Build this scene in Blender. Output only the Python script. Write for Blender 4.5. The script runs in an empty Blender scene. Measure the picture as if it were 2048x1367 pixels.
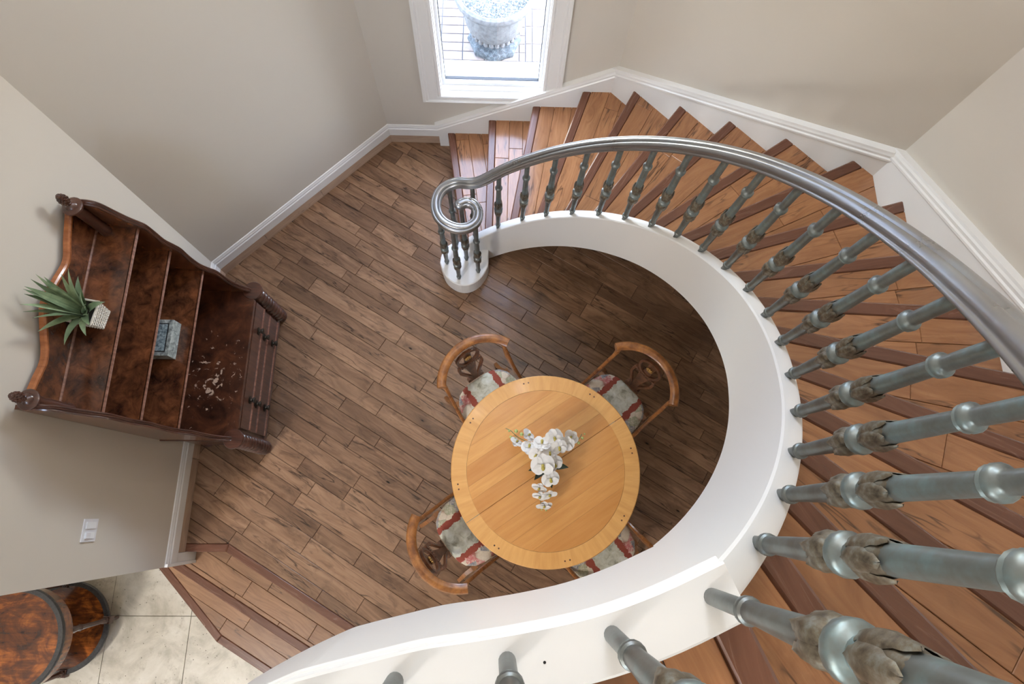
import bpy, math, random
from mathutils import Vector, Matrix
random.seed(11)
R = random.Random(5)
scene = bpy.context.scene
col = scene.collection
PI = math.pi
def rad(a): return math.radians(a)

# ---------------------------------------------------------------- camera
F_PX, CAM_H = 1200.0, 4.4
def make_camera():
    v = Vector((985-1024.0, 1021-683.5, F_PX)).normalized()          # straight down, in camera axes (x right, y down, z forward)
    up = Vector((0, -1, 0)); up = (up - v*up.dot(v)).normalized()
    rt = Vector((1, 0, 0)); rt = rt - v*rt.dot(v); rt = (rt - up*rt.dot(up)).normalized()
    c, s = math.cos(rad(.9)), math.sin(rad(.9))
    X, Y = rt*c - up*s, rt*s + up*c
    rows = (X, Y, -v)
    def w(d): return Vector((rows[0].dot(d), rows[1].dot(d), rows[2].dot(d)))
    r_, u_, b_ = w(Vector((1, 0, 0))), w(Vector((0, -1, 0))), w(Vector((0, 0, -1)))
    m = Matrix(((r_.x, u_.x, b_.x, 0), (r_.y, u_.y, b_.y, 0), (r_.z, u_.z, b_.z, CAM_H), (0, 0, 0, 1)))
    cd = bpy.data.cameras.new('camera'); cd.sensor_width = 36; cd.lens = F_PX*36/2048; cd.clip_start = .02
    co = bpy.data.objects.new('camera', cd); col.objects.link(co); co.matrix_world = m
    scene.camera = co
make_camera()

# ---------------------------------------------------------------- light
def make_world():
    w = bpy.data.worlds.new('sky'); scene.world = w; w.use_nodes = True
    nt = w.node_tree; bg = nt.nodes['Background']
    sky = nt.nodes.new('ShaderNodeTexSky'); sky.sky_type = 'NISHITA'
    sky.sun_disc = False; sky.sun_elevation = rad(50); sky.sun_rotation = rad(90)
    sky.air_density = 1.0; sky.dust_density = .6; sky.ozone_density = 1.0
    hs = nt.nodes.new('ShaderNodeHueSaturation'); hs.inputs['Saturation'].default_value = .68
    nt.links.new(sky.outputs[0], hs.inputs['Color']); nt.links.new(hs.outputs[0], bg.inputs[0])
    bg.inputs[1].default_value = SKY
SKY = 4.7
FILL = (70, 270, 8)  # strengths of the added fill lamps
make_world()
def sun():
    l = bpy.data.lights.new('sun', 'SUN'); l.energy = 1.0; l.angle = rad(.6); l.color = (1, .96, .9)
    o = bpy.data.objects.new('sun', l); col.objects.link(o)
    o.rotation_euler = Vector((.62, .02, .78)).to_track_quat('Z', 'Y').to_euler(); o.location = (6, 4, 9)
sun()
def area(name, loc, rot, sx, sy, e, c=(1, 1, 1), portal=False):
    l = bpy.data.lights.new(name, 'AREA'); l.shape = 'RECTANGLE'; l.size = sx; l.size_y = sy; l.energy = e; l.color = c
    if portal: l.cycles.is_portal = True
    o = bpy.data.objects.new(name, l); col.objects.link(o); o.location = loc; o.rotation_euler = rot
    return o
scene.view_settings.view_transform = 'Standard'; scene.view_settings.look = 'None'
scene.view_settings.gamma = 1; scene.view_settings.use_curve_mapping = False
scene.view_settings.exposure = EXPO = 0.03

# ---------------------------------------------------------------- object helpers
def tag(o, label=None, cat=None, group=None, kind=None):
    if label: o['label'] = label
    if cat: o['category'] = cat
    if group: o['group'] = group
    if kind: o['kind'] = kind
    return o
def thing(name, label, cat, loc=(0, 0, 0), rz=0, group=None):
    o = bpy.data.objects.new(name, None); col.objects.link(o); o.empty_display_size = .05
    o.location = loc; o.rotation_euler = (0, 0, rz)
    return tag(o, label, cat, group)
def link(name, me, parent=None, local=False):
    o = bpy.data.objects.new(name, me); col.objects.link(o)
    if parent is not None:
        o.parent = parent
        if parent.type == 'EMPTY' and not local:       # vertices are in world coordinates
            o.location = -Vector(parent.location)
    return o
class MB:
    def __init__(s): s.v = []; s.f = []; s.uv = None; s.sm = []
    def add(s, vs, fs, smooth=False):
        b = len(s.v); s.v += [tuple(p) for p in vs]; s.f += [tuple(i+b for i in f) for f in fs]; s.sm += [smooth]*len(fs); return s
    def build(s, name, m, parent=None, local=False, uvf=None):
        return link(name, s.mesh(name, m, uvf), parent, local)
    def mesh(s, name, m, uvf=None):
        me = bpy.data.meshes.new(name); me.from_pydata(s.v, [], s.f); me.materials.append(m)
        me.polygons.foreach_set('use_smooth', s.sm)
        if uvf:
            uv = me.uv_layers.new(name='UVMap')
            for l in me.loops:
                uv.data[l.index].uv = uvf(me.vertices[l.vertex_index].co)
        me.update()
        if any(s.sm): me.set_sharp_from_angle(angle=rad(38))
        return me
    def box(s, x0, x1, y0, y1, z0, z1, ch=0):
        return s.prism([(x0, y0), (x1, y0), (x1, y1), (x0, y1)], z0, z1, ch)
    def prism(s, poly, z0, z1, ch=0):
        poly = [tuple(p[:2]) for p in poly]
        if area2(poly) < 0: poly = poly[::-1]
        n = len(poly)
        rings = [[(p[0], p[1], z0) for p in poly]]
        if ch:
            rings.append([(p[0], p[1], z1-ch) for p in poly]); q = inset(poly, ch); rings.append([(p[0], p[1], z1) for p in q])
        else: rings.append([(p[0], p[1], z1) for p in poly])
        vs = [p for r in rings for p in r]; fs = [tuple(range(n))[::-1]]
        for k in range(len(rings)-1):
            for i in range(n):
                j = (i+1) % n; fs.append((k*n+i, k*n+j, (k+1)*n+j, (k+1)*n+i))
        t = (len(rings)-1)*n; fs.append(tuple(range(t, t+n)))
        return s.add(vs, fs)
    def slab(s, pts, axis, off, n=None):
        """polygon of 3D points extruded by vector off"""
        a = [Vector(p) for p in pts]; b = [p+Vector(off) for p in a]; k = len(a)
        return s.add(a+b, [tuple(range(k))[::-1], tuple(range(k, 2*k))]+[(i, (i+1) % k, k+(i+1) % k, k+i) for i in range(k)])
    def lathe(s, prof, n=16, o=(0, 0, 0), mod=None, smooth=True, cap=True, M=None):
        vs = []; o = Vector(o)
        for j, (r, z) in enumerate(prof):
            for i in range(n):
                a = 2*PI*i/n; rr = r*(mod(a, j/(len(prof)-1)) if mod else 1)
                p = Vector((rr*math.cos(a), rr*math.sin(a), z))
                vs.append((M @ p if M else p)+o)
        fs = [(j*n+i, j*n+(i+1) % n, (j+1)*n+(i+1) % n, (j+1)*n+i) for j in range(len(prof)-1) for i in range(n)]
        if cap: fs += [tuple(range(n))[::-1], tuple(range((len(prof)-1)*n, len(prof)*n))]
        return s.add(vs, fs, smooth)
    def sphere(s, c, r, n=10, m=6, sc=(1, 1, 1), M=None):
        prof = [(max(1e-4, math.sin(PI*i/m))*r, -math.cos(PI*i/m)*r) for i in range(m+1)]
        S = Matrix.Diagonal(sc); S = (M @ S) if M else S
        return s.lathe(prof, n, c, M=S)
    def sweep(s, path, prof, up=(0, 0, 1), smooth=True, cap=True, closed=False, scale=None, fixed_up=True):
        """prof: closed polygon of (side, up) swept along path"""
        P = [Vector(p) for p in path]; n = len(P); k = len(prof); vs = []; up = Vector(up)
        for i, p in enumerate(P):
            if closed: t = (P[(i+1) % n]-P[i-1])
            else: t = P[min(i+1, n-1)]-P[max(i-1, 0)]
            t.normalize()
            sd = t.cross(up)
            if sd.length < 1e-4: sd = Vector((1, 0, 0))
            sd.normalize(); u = sd.cross(t).normalized()
            # mitre
            m = 1.0
            if 0 < i < n-1 or closed:
                a = (P[i]-P[i-1]).normalized(); b = (P[(i+1) % n]-P[i]).normalized()
                h = math.sqrt(max(.2, (1+a.dot(b))/2)); m = 1/h
            sc = scale(i/(n-1)) if scale else 1
            for (x, y) in prof: vs.append(p+sd*(x*m*sc)+u*(y*sc))
        fs = []
        for i in range(n if closed else n-1):
            a = i*k; b = ((i+1) % n)*k
            for j in range(k):
                j2 = (j+1) % k; fs.append((a+j, a+j2, b+j2, b+j))
        if cap and not closed: fs += [tuple(range(k))[::-1], tuple(range((n-1)*k, n*k))]
        return s.add(vs, fs, smooth)
    def tube(s, path, r, n=8, scale=None, up=(0, 0, 1)):
        return s.sweep(path, [(r*math.cos(2*PI*i/n), r*math.sin(2*PI*i/n)) for i in range(n)], up=up, scale=scale)
def area2(p): return sum(p[i][0]*p[(i+1) % len(p)][1]-p[(i+1) % len(p)][0]*p[i][1] for i in range(len(p)))
def inset(poly, d):
    n = len(poly); out = []
    for i in range(n):
        a, b, c = Vector(poly[i-1]), Vector(poly[i]), Vector(poly[(i+1) % n])
        e1, e2 = (b-a), (c-b)
        if e1.length < 1e-6 or e2.length < 1e-6: out.append(tuple(b)); continue
        e1.normalize(); e2.normalize()
        n1, n2 = Vector((-e1.y, e1.x)), Vector((-e2.y, e2.x)); m = n1+n2
        k = max(.35, (1+n1.dot(n2))); out.append(tuple(b+m*(d/k)))
    return out
def clip(poly, nx, ny, k):
    """keep nx*x+ny*y <= k"""
    out = []; n = len(poly)
    for i in range(n):
        a, b = poly[i], poly[(i+1) % n]; da = nx*a[0]+ny*a[1]-k; db = nx*b[0]+ny*b[1]-k
        if da <= 0: out.append(a)
        if (da < 0 < db) or (db < 0 < da):
            t = da/(da-db); out.append((a[0]+(b[0]-a[0])*t, a[1]+(b[1]-a[1])*t))
    cl = []
    for p in out:
        if not cl or math.dist(p, cl[-1]) > 1e-4: cl.append(p)
    if len(cl) > 1 and math.dist(cl[0], cl[-1]) < 1e-4: cl.pop()
    return cl if len(cl) > 2 and abs(area2(cl)) > 2e-4 else []
def clips(poly, hs):
    for h in hs:
        poly = clip(poly, *h)
        if not poly: return []
    return poly
def hs_line(p, q):
    """half plane left of p->q"""
    dx, dy = q[0]-p[0], q[1]-p[1]; l = math.hypot(dx, dy); nx, ny = dy/l, -dx/l
    return (nx, ny, nx*p[0]+ny*p[1])
def smooth_path(pts, n=8):
    """Catmull-Rom through pts"""
    P = [Vector(p) for p in pts]; P = [P[0]*2-P[1]]+P+[P[-1]*2-P[-2]]; out = []
    for i in range(1, len(P)-2):
        for k in range(n):
            t = k/n; a, b, c, d = P[i-1], P[i], P[i+1], P[i+2]
            out.append(.5*((2*b)+(c-a)*t+(2*a-5*b+4*c-d)*t*t+(3*b-a-3*c+d)*t**3))
    out.append(P[-2]); return out
def dup(o, parent=None, **kw):
    c = o.copy(); col.objects.link(c)
    if parent is not None: c.parent = parent
    for k, v in kw.items(): setattr(c, k, v)
    return c
def dup_tree(root, loc, rz):
    r = root.copy(); col.objects.link(r); r.location = loc; r.rotation_euler = (0, 0, rz)
    for ch in list(root.children):
        c = dup(ch, r)
        for g in list(ch.children): dup(g, c)
    return r
def interp(x, xs, ys):
    if x <= xs[0]: return ys[0]
    for i in range(len(xs)-1):
        if x <= xs[i+1]: return ys[i]+(ys[i+1]-ys[i])*(x-xs[i])/(xs[i+1]-xs[i])
    return ys[-1]

# ---------------------------------------------------------------- materials
class NT:
    def __init__(s, name):
        s.m = bpy.data.materials.new(name); s.m.use_nodes = True; s.t = s.m.node_tree; s.b = s.t.nodes['Principled BSDF']; s.out = s.t.nodes['Material Output']
    def n(s, typ, **kw):
        nd = s.t.nodes.new('ShaderNode'+typ)
        for k, v in kw.items():
            if k[0] == '_': setattr(nd, k[1:], v)
            elif k.isdigit() or k[0] == 'i' and k[1:].isdigit(): s.set(nd.inputs[int(k.lstrip('i'))], v)
            else: s.set(nd.inputs[k.replace('__', ' ')], v)
        return nd
    def set(s, inp, v):
        if isinstance(v, bpy.types.NodeSocket): s.t.links.new(v, inp)
        elif isinstance(v, bpy.types.Node): s.t.links.new(v.outputs[0], inp)
        else: inp.default_value = v
    def math(s, op, a, b=0.0, c=False):
        nd = s.t.nodes.new('ShaderNodeMath'); nd.operation = op; nd.use_clamp = c; s.set(nd.inputs[0], a); s.set(nd.inputs[1], b); return nd.outputs[0]
    def mix(s, f, a, b, mode='MIX'):
        nd = s.t.nodes.new('ShaderNodeMix'); nd.data_type = 'RGBA'; nd.blend_type = mode; nd.clamp_factor = True
        s.set(nd.inputs[0], f); s.set(nd.inputs[6], c4(a)); s.set(nd.inputs[7], c4(b)); return nd.outputs[2]
    def ramp(s, f, *st):
        nd = s.t.nodes.new('ShaderNodeValToRGB'); s.set(nd.inputs[0], f); e = nd.color_ramp.elements
        while len(e) < len(st): e.new(.5)
        for i, (p, c) in enumerate(st): e[i].position = p; e[i].color = c4(c)
        return nd.outputs[0]
    def coord(s, which='Object', scale=(1, 1, 1), rot=(0, 0, 0), loc=(0, 0, 0)):
        tc = s.t.nodes.new('ShaderNodeTexCoord'); mp = s.t.nodes.new('ShaderNodeMapping')
        mp.inputs['Scale'].default_value = scale; mp.inputs['Rotation'].default_value = rot; mp.inputs['Location'].default_value = loc
        s.t.links.new(tc.outputs[which], mp.inputs[0]); return mp.outputs[0]
    def noise(s, v, sc=5, det=3, rough=.55, dist=0):
        nd = s.t.nodes.new('ShaderNodeTexNoise'); s.set(nd.inputs['Vector'], v); nd.inputs['Scale'].default_value = sc; nd.inputs['Detail'].default_value = det
        nd.inputs['Roughness'].default_value = rough; nd.inputs['Distortion'].default_value = dist; return nd.outputs[0]
    def voro(s, v, sc=5, feature='F1', out=0, rnd=1):
        nd = s.t.nodes.new('ShaderNodeTexVoronoi'); nd.feature = feature; s.set(nd.inputs['Vector'], v); nd.inputs['Scale'].default_value = sc; nd.inputs['Randomness'].default_value = rnd; return nd.outputs[out]
    def bump(s, h, st=.2, d=.01):
        nd = s.t.nodes.new('ShaderNodeBump'); nd.inputs['Strength'].default_value = st; nd.inputs['Distance'].default_value = d; s.set(nd.inputs['Height'], h)
        s.t.links.new(nd.outputs[0], s.b.inputs['Normal'])
    def done(s, col, rough=.5, metal=0, spec=.5, coat=0, coatr=.1):
        s.set(s.b.inputs['Base Color'], c4(col)); s.set(s.b.inputs['Roughness'], rough); s.set(s.b.inputs['Metallic'], metal)
        s.b.inputs['Specular IOR Level'].default_value = spec; s.b.inputs['Coat Weight'].default_value = coat; s.b.inputs['Coat Roughness'].default_value = coatr
        return s.m
    def rnd(s):
        return s.t.nodes.new('ShaderNodeObjectInfo').outputs['Random']
def c4(c): return c if isinstance(c, (bpy.types.NodeSocket, bpy.types.Node, float, int)) else (tuple(c)+(1,) if len(c) == 3 else tuple(c))
def srgb(r, g, b):
    f = lambda x: (x/255/12.92 if x/255 <= .04045 else ((x/255+.055)/1.055)**2.4); return (f(r), f(g), f(b))

def m_plain(name, c, rough=.5, metal=0, spec=.5, coat=0): return NT(name).done(c, rough, metal, spec, coat)
def m_paint(name, c, rough=.6, bs=.05):
    t = NT(name); v = t.coord('Object'); n = t.noise(v, 260, 2); t.bump(n, bs, .002)
    n2 = t.noise(v, 1.3, 3); cc = t.mix(t.math('MULTIPLY', n2, .12), c, tuple(x*.88 for x in c)); return t.done(cc, rough)
def m_wood(name, light, dark, deep, var=.5, rough=.38, grain=1.0, knots=1.0, coat=.0, crack=1.0, spec=.5):
    """plank wood: u runs along the grain (metres), v across"""
    t = NT(name); uv = t.coord('UV')
    def mp(sx, sy, loc=(0, 0, 0)):
        nd = t.t.nodes.new('ShaderNodeMapping'); nd.inputs['Scale'].default_value = (sx, sy, 1); nd.inputs['Location'].default_value = loc; t.t.links.new(uv, nd.inputs[0]); return nd.outputs[0]
    r = t.rnd()
    warp = t.noise(mp(1.3, 4), 1, 2)
    kv = t.voro(mp(2.1, 5.5), 1.0)                                   # distance to knot
    kn = t.math('SUBTRACT', 1.0, t.math('MULTIPLY', kv, 5.0, True), True)
    add = t.t.nodes.new('ShaderNodeVectorMath'); add.operation = 'ADD'
    cmb = t.t.nodes.new('ShaderNodeCombineXYZ'); t.set(cmb.inputs[1], t.math('ADD', t.math('MULTIPLY', warp, .25), t.math('MULTIPLY', kn, .05)))
    t.t.links.new(uv, add.inputs[0]); t.t.links.new(cmb.outputs[0], add.inputs[1])
    m2 = t.t.nodes.new('ShaderNodeMapping'); m2.inputs['Scale'].default_value = (2.0, 26*grain, 1); t.t.links.new(add.outputs[0], m2.inputs[0])
    g = t.noise(m2.outputs[0], 1.6, 5, .62)
    m3 = t.t.nodes.new('ShaderNodeMapping'); m3.inputs['Scale'].default_value = (7, 220, 1); t.t.links.new(add.outputs[0], m3.inputs[0])
    fine = t.noise(m3.outputs[0], 1, 2)
    big = t.noise(mp(1.5, 7, (3, 1, 0)), 1, 3)
    c = t.ramp(g, (.32, dark), (.5, tuple(a*.5+b*.5 for a, b in zip(light, dark))), (.68, light))
    c = t.mix(t.math('MULTIPLY', t.math('SUBTRACT', big, .45, True), 2.6*var, True), c, deep)
    c = t.mix(t.math('MULTIPLY', t.math('SUBTRACT', r, .35, True), 1.1*var, True), c, tuple(a*.55+b*.45 for a, b in zip(deep, dark)))
    c = t.mix(t.math('MULTIPLY', t.math('SUBTRACT', .45, r, True), .9*var, True), c, tuple(min(1, a*1.18) for a in light))
    c = t.mix(t.math('MULTIPLY', fine, .28), c, tuple(a*.6 for a in dark))
    bl = t.noise(mp(6, 14, (11, 3, 0)), 1, 4, .65, .8); c = t.mix(t.math('MULTIPLY', t.math('SUBTRACT', bl, .52, True), 3.2*knots, True), c, deep)
    # cracks and knots
    ck = t.noise(mp(1.9, 17, (7, 5, 0)), 1, 3, .5, .3); ck = t.math('SUBTRACT', 1, t.math('MULTIPLY', t.math('ABSOLUTE', t.math('SUBTRACT', ck, .5)), 42.0), True)
    msk = t.noise(mp(2.6, 8, (1, 9, 0)), 1, 2); msk = t.math('MULTIPLY', t.math('SUBTRACT', msk, .5, True), 9, True)
    c = t.mix(t.math('MULTIPLY', t.math('MULTIPLY', ck, msk), .85*crack, True), c, (.018, .012, .008))
    kd = t.math('SUBTRACT', 1.0, t.math('MULTIPLY', kv, 22.0), True)
    c = t.mix(t.math('MULTIPLY', kn, .45*knots), c, tuple(a*.55 for a in deep))
    c = t.mix(t.math('MULTIPLY', kd, 1.6*knots, True), c, (.012, .008, .006))
    t.bump(t.math('ADD', t.math('MULTIPLY', g, .5), fine), .05, .002)
    rr = t.math('ADD', rough-.05, t.math('MULTIPLY', g, .14))
    return t.done(c, rr, 0, spec, coat, .2)
def m_furn(name, light, dark, scale=(2, 2, 18), rough=.3, coat=.3, mott=.0, mscale=9):
    t = NT(name); v = t.coord('Object', scale); g = t.noise(v, 3, 5, .6, .4)
    c = t.ramp(g, (.3, dark), (.7, light))
    if mott:
        v2 = t.coord('Object'); n = t.noise(v2, mscale, 6, .7, 1.2); c = t.mix(t.math('MULTIPLY', t.math('SUBTRACT', n, .42, True), 5*mott, True), c, tuple(x*.28 for x in dark))
    return t.done(c, rough, 0, .5, coat, .12)

M = {}
M['wall'] = m_paint('wall_paint', srgb(205, 197, 185), .7)
M['trim'] = m_plain('white_trim', srgb(230, 228, 225), .32)
M['sash'] = m_plain('white_sash', srgb(235, 236, 238), .3)
M['ceil'] = m_plain('ceiling_paint', srgb(235, 233, 228), .8)
M['sub'] = m_plain('dark_gap', (.03, .02, .014), .8)
M['plank'] = m_wood('maple_plank', srgb(166, 130, 101), srgb(120, 89, 67), srgb(74, 54, 41), .8, .2, spec=.5)
M['tread'] = m_wood('tread_plank', srgb(186, 132, 90), srgb(150, 101, 66), srgb(108, 72, 48), .45, .15, 1.1, .5, 0, .9, spec=.55)
M['etread'] = m_wood('entry_tread_plank', srgb(172, 130, 96), srgb(134, 97, 70), srgb(96, 68, 48), .45, .3, 1.1, .5, 0, .9)
M['nosing'] = m_wood('nosing_wood', srgb(124, 82, 62), srgb(98, 62, 46), srgb(76, 47, 35), .3, .24, 1.6, .0, 0, .0, spec=.5)
M['toe'] = m_wood('toe_strip', srgb(206, 178, 154), srgb(176, 148, 126), srgb(140, 116, 98), .3, .45, .8, .3, 0, .3)
def m_metal(name, a, b, c_, rough, sc=14, met=.55):
    t = NT(name); v = t.coord('Object'); n = t.noise(v, sc, 5, .65); c = t.ramp(n, (.3, a), (.52, b), (.72, c_))
    n2 = t.noise(v, 90, 3); t.bump(n2, .06 if sc > 6 else .006, .002); rr = t.math('ADD', rough-.08, t.math('MULTIPLY', n, .2)); return t.done(c, rr, met, .5)
M['patina'] = m_metal('patina_metal', srgb(96, 90, 86), srgb(118, 124, 122), srgb(130, 158, 162), .38, 9)
M['bronze'] = m_metal('bronze_leaf', srgb(74, 66, 56), srgb(116, 106, 90), srgb(140, 144, 138), .42, 60)
M['rail'] = m_metal('rail_metal', srgb(160, 159, 158), srgb(168, 168, 169), srgb(172, 177, 180), .28, 5, .9)
def m_tile():
    t = NT('travertine_tile'); v = t.coord('Object'); r = t.rnd(); n = t.noise(v, 3.2, 6, .65, .5); n2 = t.noise(v, 14, 5, .7)
    c = t.ramp(n, (.3, srgb(152, 144, 127)), (.5, srgb(196, 188, 172)), (.7, srgb(214, 208, 195)))
    c = t.mix(t.math('MULTIPLY', t.math('SUBTRACT', n2, .55, True), 3, True), c, srgb(130, 116, 96))
    p = t.voro(v, 26); c = t.mix(t.math('MULTIPLY', t.math('SUBTRACT', .11, p, True), 18, True), c, srgb(84, 74, 62))
    t.bump(n2, .15, .004); return t.done(c, .35)
M['tile'] = m_tile()
M['grout'] = m_plain('grout', srgb(120, 110, 98), .9)
M['burl'] = m_furn('mahogany_burl', srgb(138, 84, 52), srgb(58, 32, 22), (3, 3, 3), .25, .35, .55, 13)
def m_chest():
    t = NT('worn_chest_top'); v = t.coord('Object'); g = t.noise(v, 7, 6, .7, .8); c = t.ramp(g, (.3, srgb(34, 18, 13)), (.55, srgb(80, 45, 29)), (.75, srgb(118, 70, 43)))
    vv = t.coord('Object', (1, 1, 1), (0, 0, 0), (1.82, -.80, 0)); d = t.t.nodes.new('ShaderNodeVectorMath'); d.operation = 'LENGTH'
    sc = t.t.nodes.new('ShaderNodeMapping'); sc.inputs['Scale'].default_value = (1, .72, 0); t.t.links.new(vv, sc.inputs[0]); t.t.links.new(sc.outputs[0], d.inputs[0])
    msk = t.math('SUBTRACT', 1.0, t.math('MULTIPLY', d.outputs['Value'], 3.2), True)
    sp = t.noise(v, 26, 5, .65, .6); w = t.math('MULTIPLY', t.math('SUBTRACT', t.math('ADD', sp, t.math('MULTIPLY', msk, .16)), .70, True), 26, True)
    w = t.math('MULTIPLY', w, t.math('MULTIPLY', msk, 3, True))
    c = t.mix(t.math('MULTIPLY', w, .85), c, srgb(206, 178, 156)); return t.done(c, .28, 0, .5, .4)
M['chest_top'] = m_chest()
M['mahog'] = m_furn('dark_mahogany', srgb(92, 56, 42), srgb(46, 26, 21), (2, 18, 2), .28, .5)
M['edge'] = m_furn('polished_edge', srgb(176, 108, 62), srgb(132, 74, 40), (2, 12, 12), .25, .4)
M['reed'] = m_furn('reeded_edge', srgb(150, 106, 88), srgb(100, 62, 48), (2, 20, 2), .3, .4)
M['table'] = m_furn('golden_veneer', srgb(216, 156, 88), srgb(188, 124, 62), (14, 1.2, 2), .36, .25)
def m_board():
    t = NT('table_board'); uv = t.coord('UV', (2.5, 26, 1)); g = t.noise(uv, 1.4, 5, .6); r = t.rnd()
    c = t.ramp(g, (.3, srgb(208, 146, 78)), (.7, srgb(228, 172, 100))); c = t.mix(t.math('MULTIPLY', r, .6), c, srgb(182, 114, 52)); return t.done(c, .36, 0, .5, .25, .15)
M['board'] = m_board()
M['chair'] = m_furn('chair_fruitwood', srgb(186, 122, 64), srgb(112, 64, 30), (5, 5, 14), .3, .35, .35, 16)
M['splat'] = m_furn('carved_dark_wood', srgb(122, 78, 50), srgb(60, 35, 23), (8, 8, 8), .4, .2)
M['brass'] = m_plain('aged_brass', srgb(196, 158, 96), .35, .8)
M['knob'] = m_plain('dark_knob', srgb(58, 52, 44), .35, .7)
M['black'] = m_plain('black', (.01, .01, .01), .5)
def m_fabric():
    t = NT('floral_tapestry'); v = t.coord('Object'); sx = t.t.nodes.new('ShaderNodeSeparateXYZ'); t.t.links.new(v, sx.inputs[0])
    ax = t.math('ABSOLUTE', sx.outputs[0]); wv = t.noise(v, 42, 3); ax2 = t.math('ADD', ax, t.math('MULTIPLY', t.math('SUBTRACT', wv, .5), .045))
    n = t.noise(v, 24, 5, .65, .6); panel = t.ramp(n, (.32, srgb(150, 146, 128)), (.5, srgb(196, 194, 176)), (.7, srgb(212, 212, 202)))
    vo = t.voro(v, 17, 'F1', 0); vc = t.voro(v, 17, 'F1', 1); sp = t.t.nodes.new('ShaderNodeSeparateColor'); t.t.links.new(vc, sp.inputs[0])
    fl = t.ramp(sp.outputs[0], (.0, srgb(206, 198, 176)), (.3, srgb(188, 104, 104)), (.44, srgb(212, 204, 182)), (.62, srgb(132, 130, 134)), (.74, srgb(208, 192, 170)), (.9, srgb(160, 158, 130)))
    t.t.nodes[-1].color_ramp.interpolation = 'CONSTANT' if t.t.nodes[-1].bl_idname == 'ShaderNodeValToRGB' else None
    pet = t.noise(v, 70, 4, .6, 1.0); fl = t.mix(t.math('MULTIPLY', t.math('SUBTRACT', pet, .42, True), 3, True), fl, srgb(222, 212, 190))
    fl = t.mix(t.math('MULTIPLY', t.math('SUBTRACT', vo, .72, True), 4, True), fl, srgb(150, 92, 78))
    red = t.mix(t.noise(v, 80, 3), srgb(156, 82, 66), srgb(136, 66, 54))
    k1 = t.math('GREATER_THAN', ax2, .088); k2 = t.math('GREATER_THAN', ax2, .126)
    c = t.mix(k2, t.mix(k1, panel, red), fl)
    w = t.noise(t.coord('Object', (1, 1, 1)), 700, 1); t.bump(w, .25, .001); return t.done(c, .85, 0, .2)
M['fabric'] = m_fabric()
def m_flame():
    t = NT('flame_mahogany'); v = t.coord('Object', (1, 1, 1)); w = t.noise(v, 5, 5, .65, 1.6); w2 = t.noise(t.coord('Object', (3, 14, 3), (0, 0, .6)), 2.2, 5, .6, 1.2)
    c = t.ramp(t.math('ADD', t.math('MULTIPLY', w, .65), t.math('MULTIPLY', w2, .4)), (.36, srgb(44, 22, 12)), (.52, srgb(96, 50, 20)), (.7, srgb(170, 96, 38))); return t.done(c, .2, 0, .5, .6, .08)
M['flame'] = m_flame()
M['leather'] = m_furn('tooled_band', srgb(64, 62, 60), srgb(34, 34, 34), (30, 30, 30), .4, .1)
def m_leaf(name, a, b):
    t = NT(name); g = t.noise(t.coord('Object', (4, 4, 4)), 6, 4); c = t.mix(t.rnd(), t.ramp(g, (.3, a), (.7, b)), tuple(x*.7 for x in a)); return t.done(c, .45)
M['leaf'] = m_leaf('yucca_leaf', srgb(112, 134, 100), srgb(164, 180, 140))
M['dleaf'] = m_leaf('dark_leaf', srgb(22, 40, 22), srgb(44, 66, 36))
M['stem'] = m_plain('green_stem', srgb(92, 112, 76), .5)
M['bud'] = m_plain('pale_bud', srgb(178, 190, 120), .5)
def m_petal():
    t = NT('orchid_petal'); n = t.noise(t.coord('Object'), 120, 2); c = t.mix(n, srgb(238, 236, 232), srgb(226, 222, 218)); t.b.inputs['Subsurface Weight'].default_value = .0; return t.done(c, .6, 0, .2)
M['petal'] = m_petal()
M['lip'] = m_plain('yellow_lip', srgb(176, 160, 74), .5)
M['wicker'] = m_leaf('pale_wicker', srgb(206, 196, 180), srgb(226, 220, 208))
M['soil'] = m_plain('dark_pot_fill', srgb(40, 34, 26), .9)
def m_stone(name, a, b, c_, sc=30, rough=.6, bs=.25):
    t = NT(name); v = t.coord('Object'); n = t.noise(v, sc, 6, .7, .6); c = t.ramp(n, (.34, a), (.5, b), (.68, c_)); t.bump(n, bs, .004); return t.done(c, rough)
M['shagreen'] = m_stone('grey_marbled_stone', srgb(92, 96, 94), srgb(150, 156, 152), srgb(206, 210, 206), 34, .35)
M['shagtop'] = m_stone('blue_grey_marbled_lid', srgb(60, 72, 78), srgb(134, 150, 154), srgb(200, 212, 214), 42, .3)
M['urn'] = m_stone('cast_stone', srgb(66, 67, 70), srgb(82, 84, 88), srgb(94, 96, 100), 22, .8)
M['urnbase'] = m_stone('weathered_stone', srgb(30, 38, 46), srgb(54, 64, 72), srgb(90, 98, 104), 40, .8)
M['gravel'] = m_stone('gravel_mulch', srgb(18, 24, 26), srgb(60, 68, 70), srgb(170, 176, 176), 70, .9, .6)
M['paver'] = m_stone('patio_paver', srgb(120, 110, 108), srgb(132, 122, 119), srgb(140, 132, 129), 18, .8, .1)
M['ledge'] = m_stone('cream_stone', srgb(146, 140, 130), srgb(172, 167, 158), srgb(182, 178, 172), 16, .8, .2)
M['joint'] = m_plain('paver_joint', srgb(84, 88, 94), .9)
def m_glass():
    t = NT('window_glass'); tr = t.n('BsdfTransparent'); gl = t.n('BsdfGlossy'); gl.inputs['Roughness'].default_value = .02
    mx = t.n('MixShader'); mx.inputs[0].default_value = .05; t.t.links.new(tr.outputs[0], mx.inputs[1]); t.t.links.new(gl.outputs[0], mx.inputs[2])
    t.t.links.new(mx.outputs[0], t.out.inputs[0]); return t.m
M['glass'] = m_glass()
M['plastic'] = m_plain('white_plastic', srgb(224, 224, 228), .35)
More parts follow.
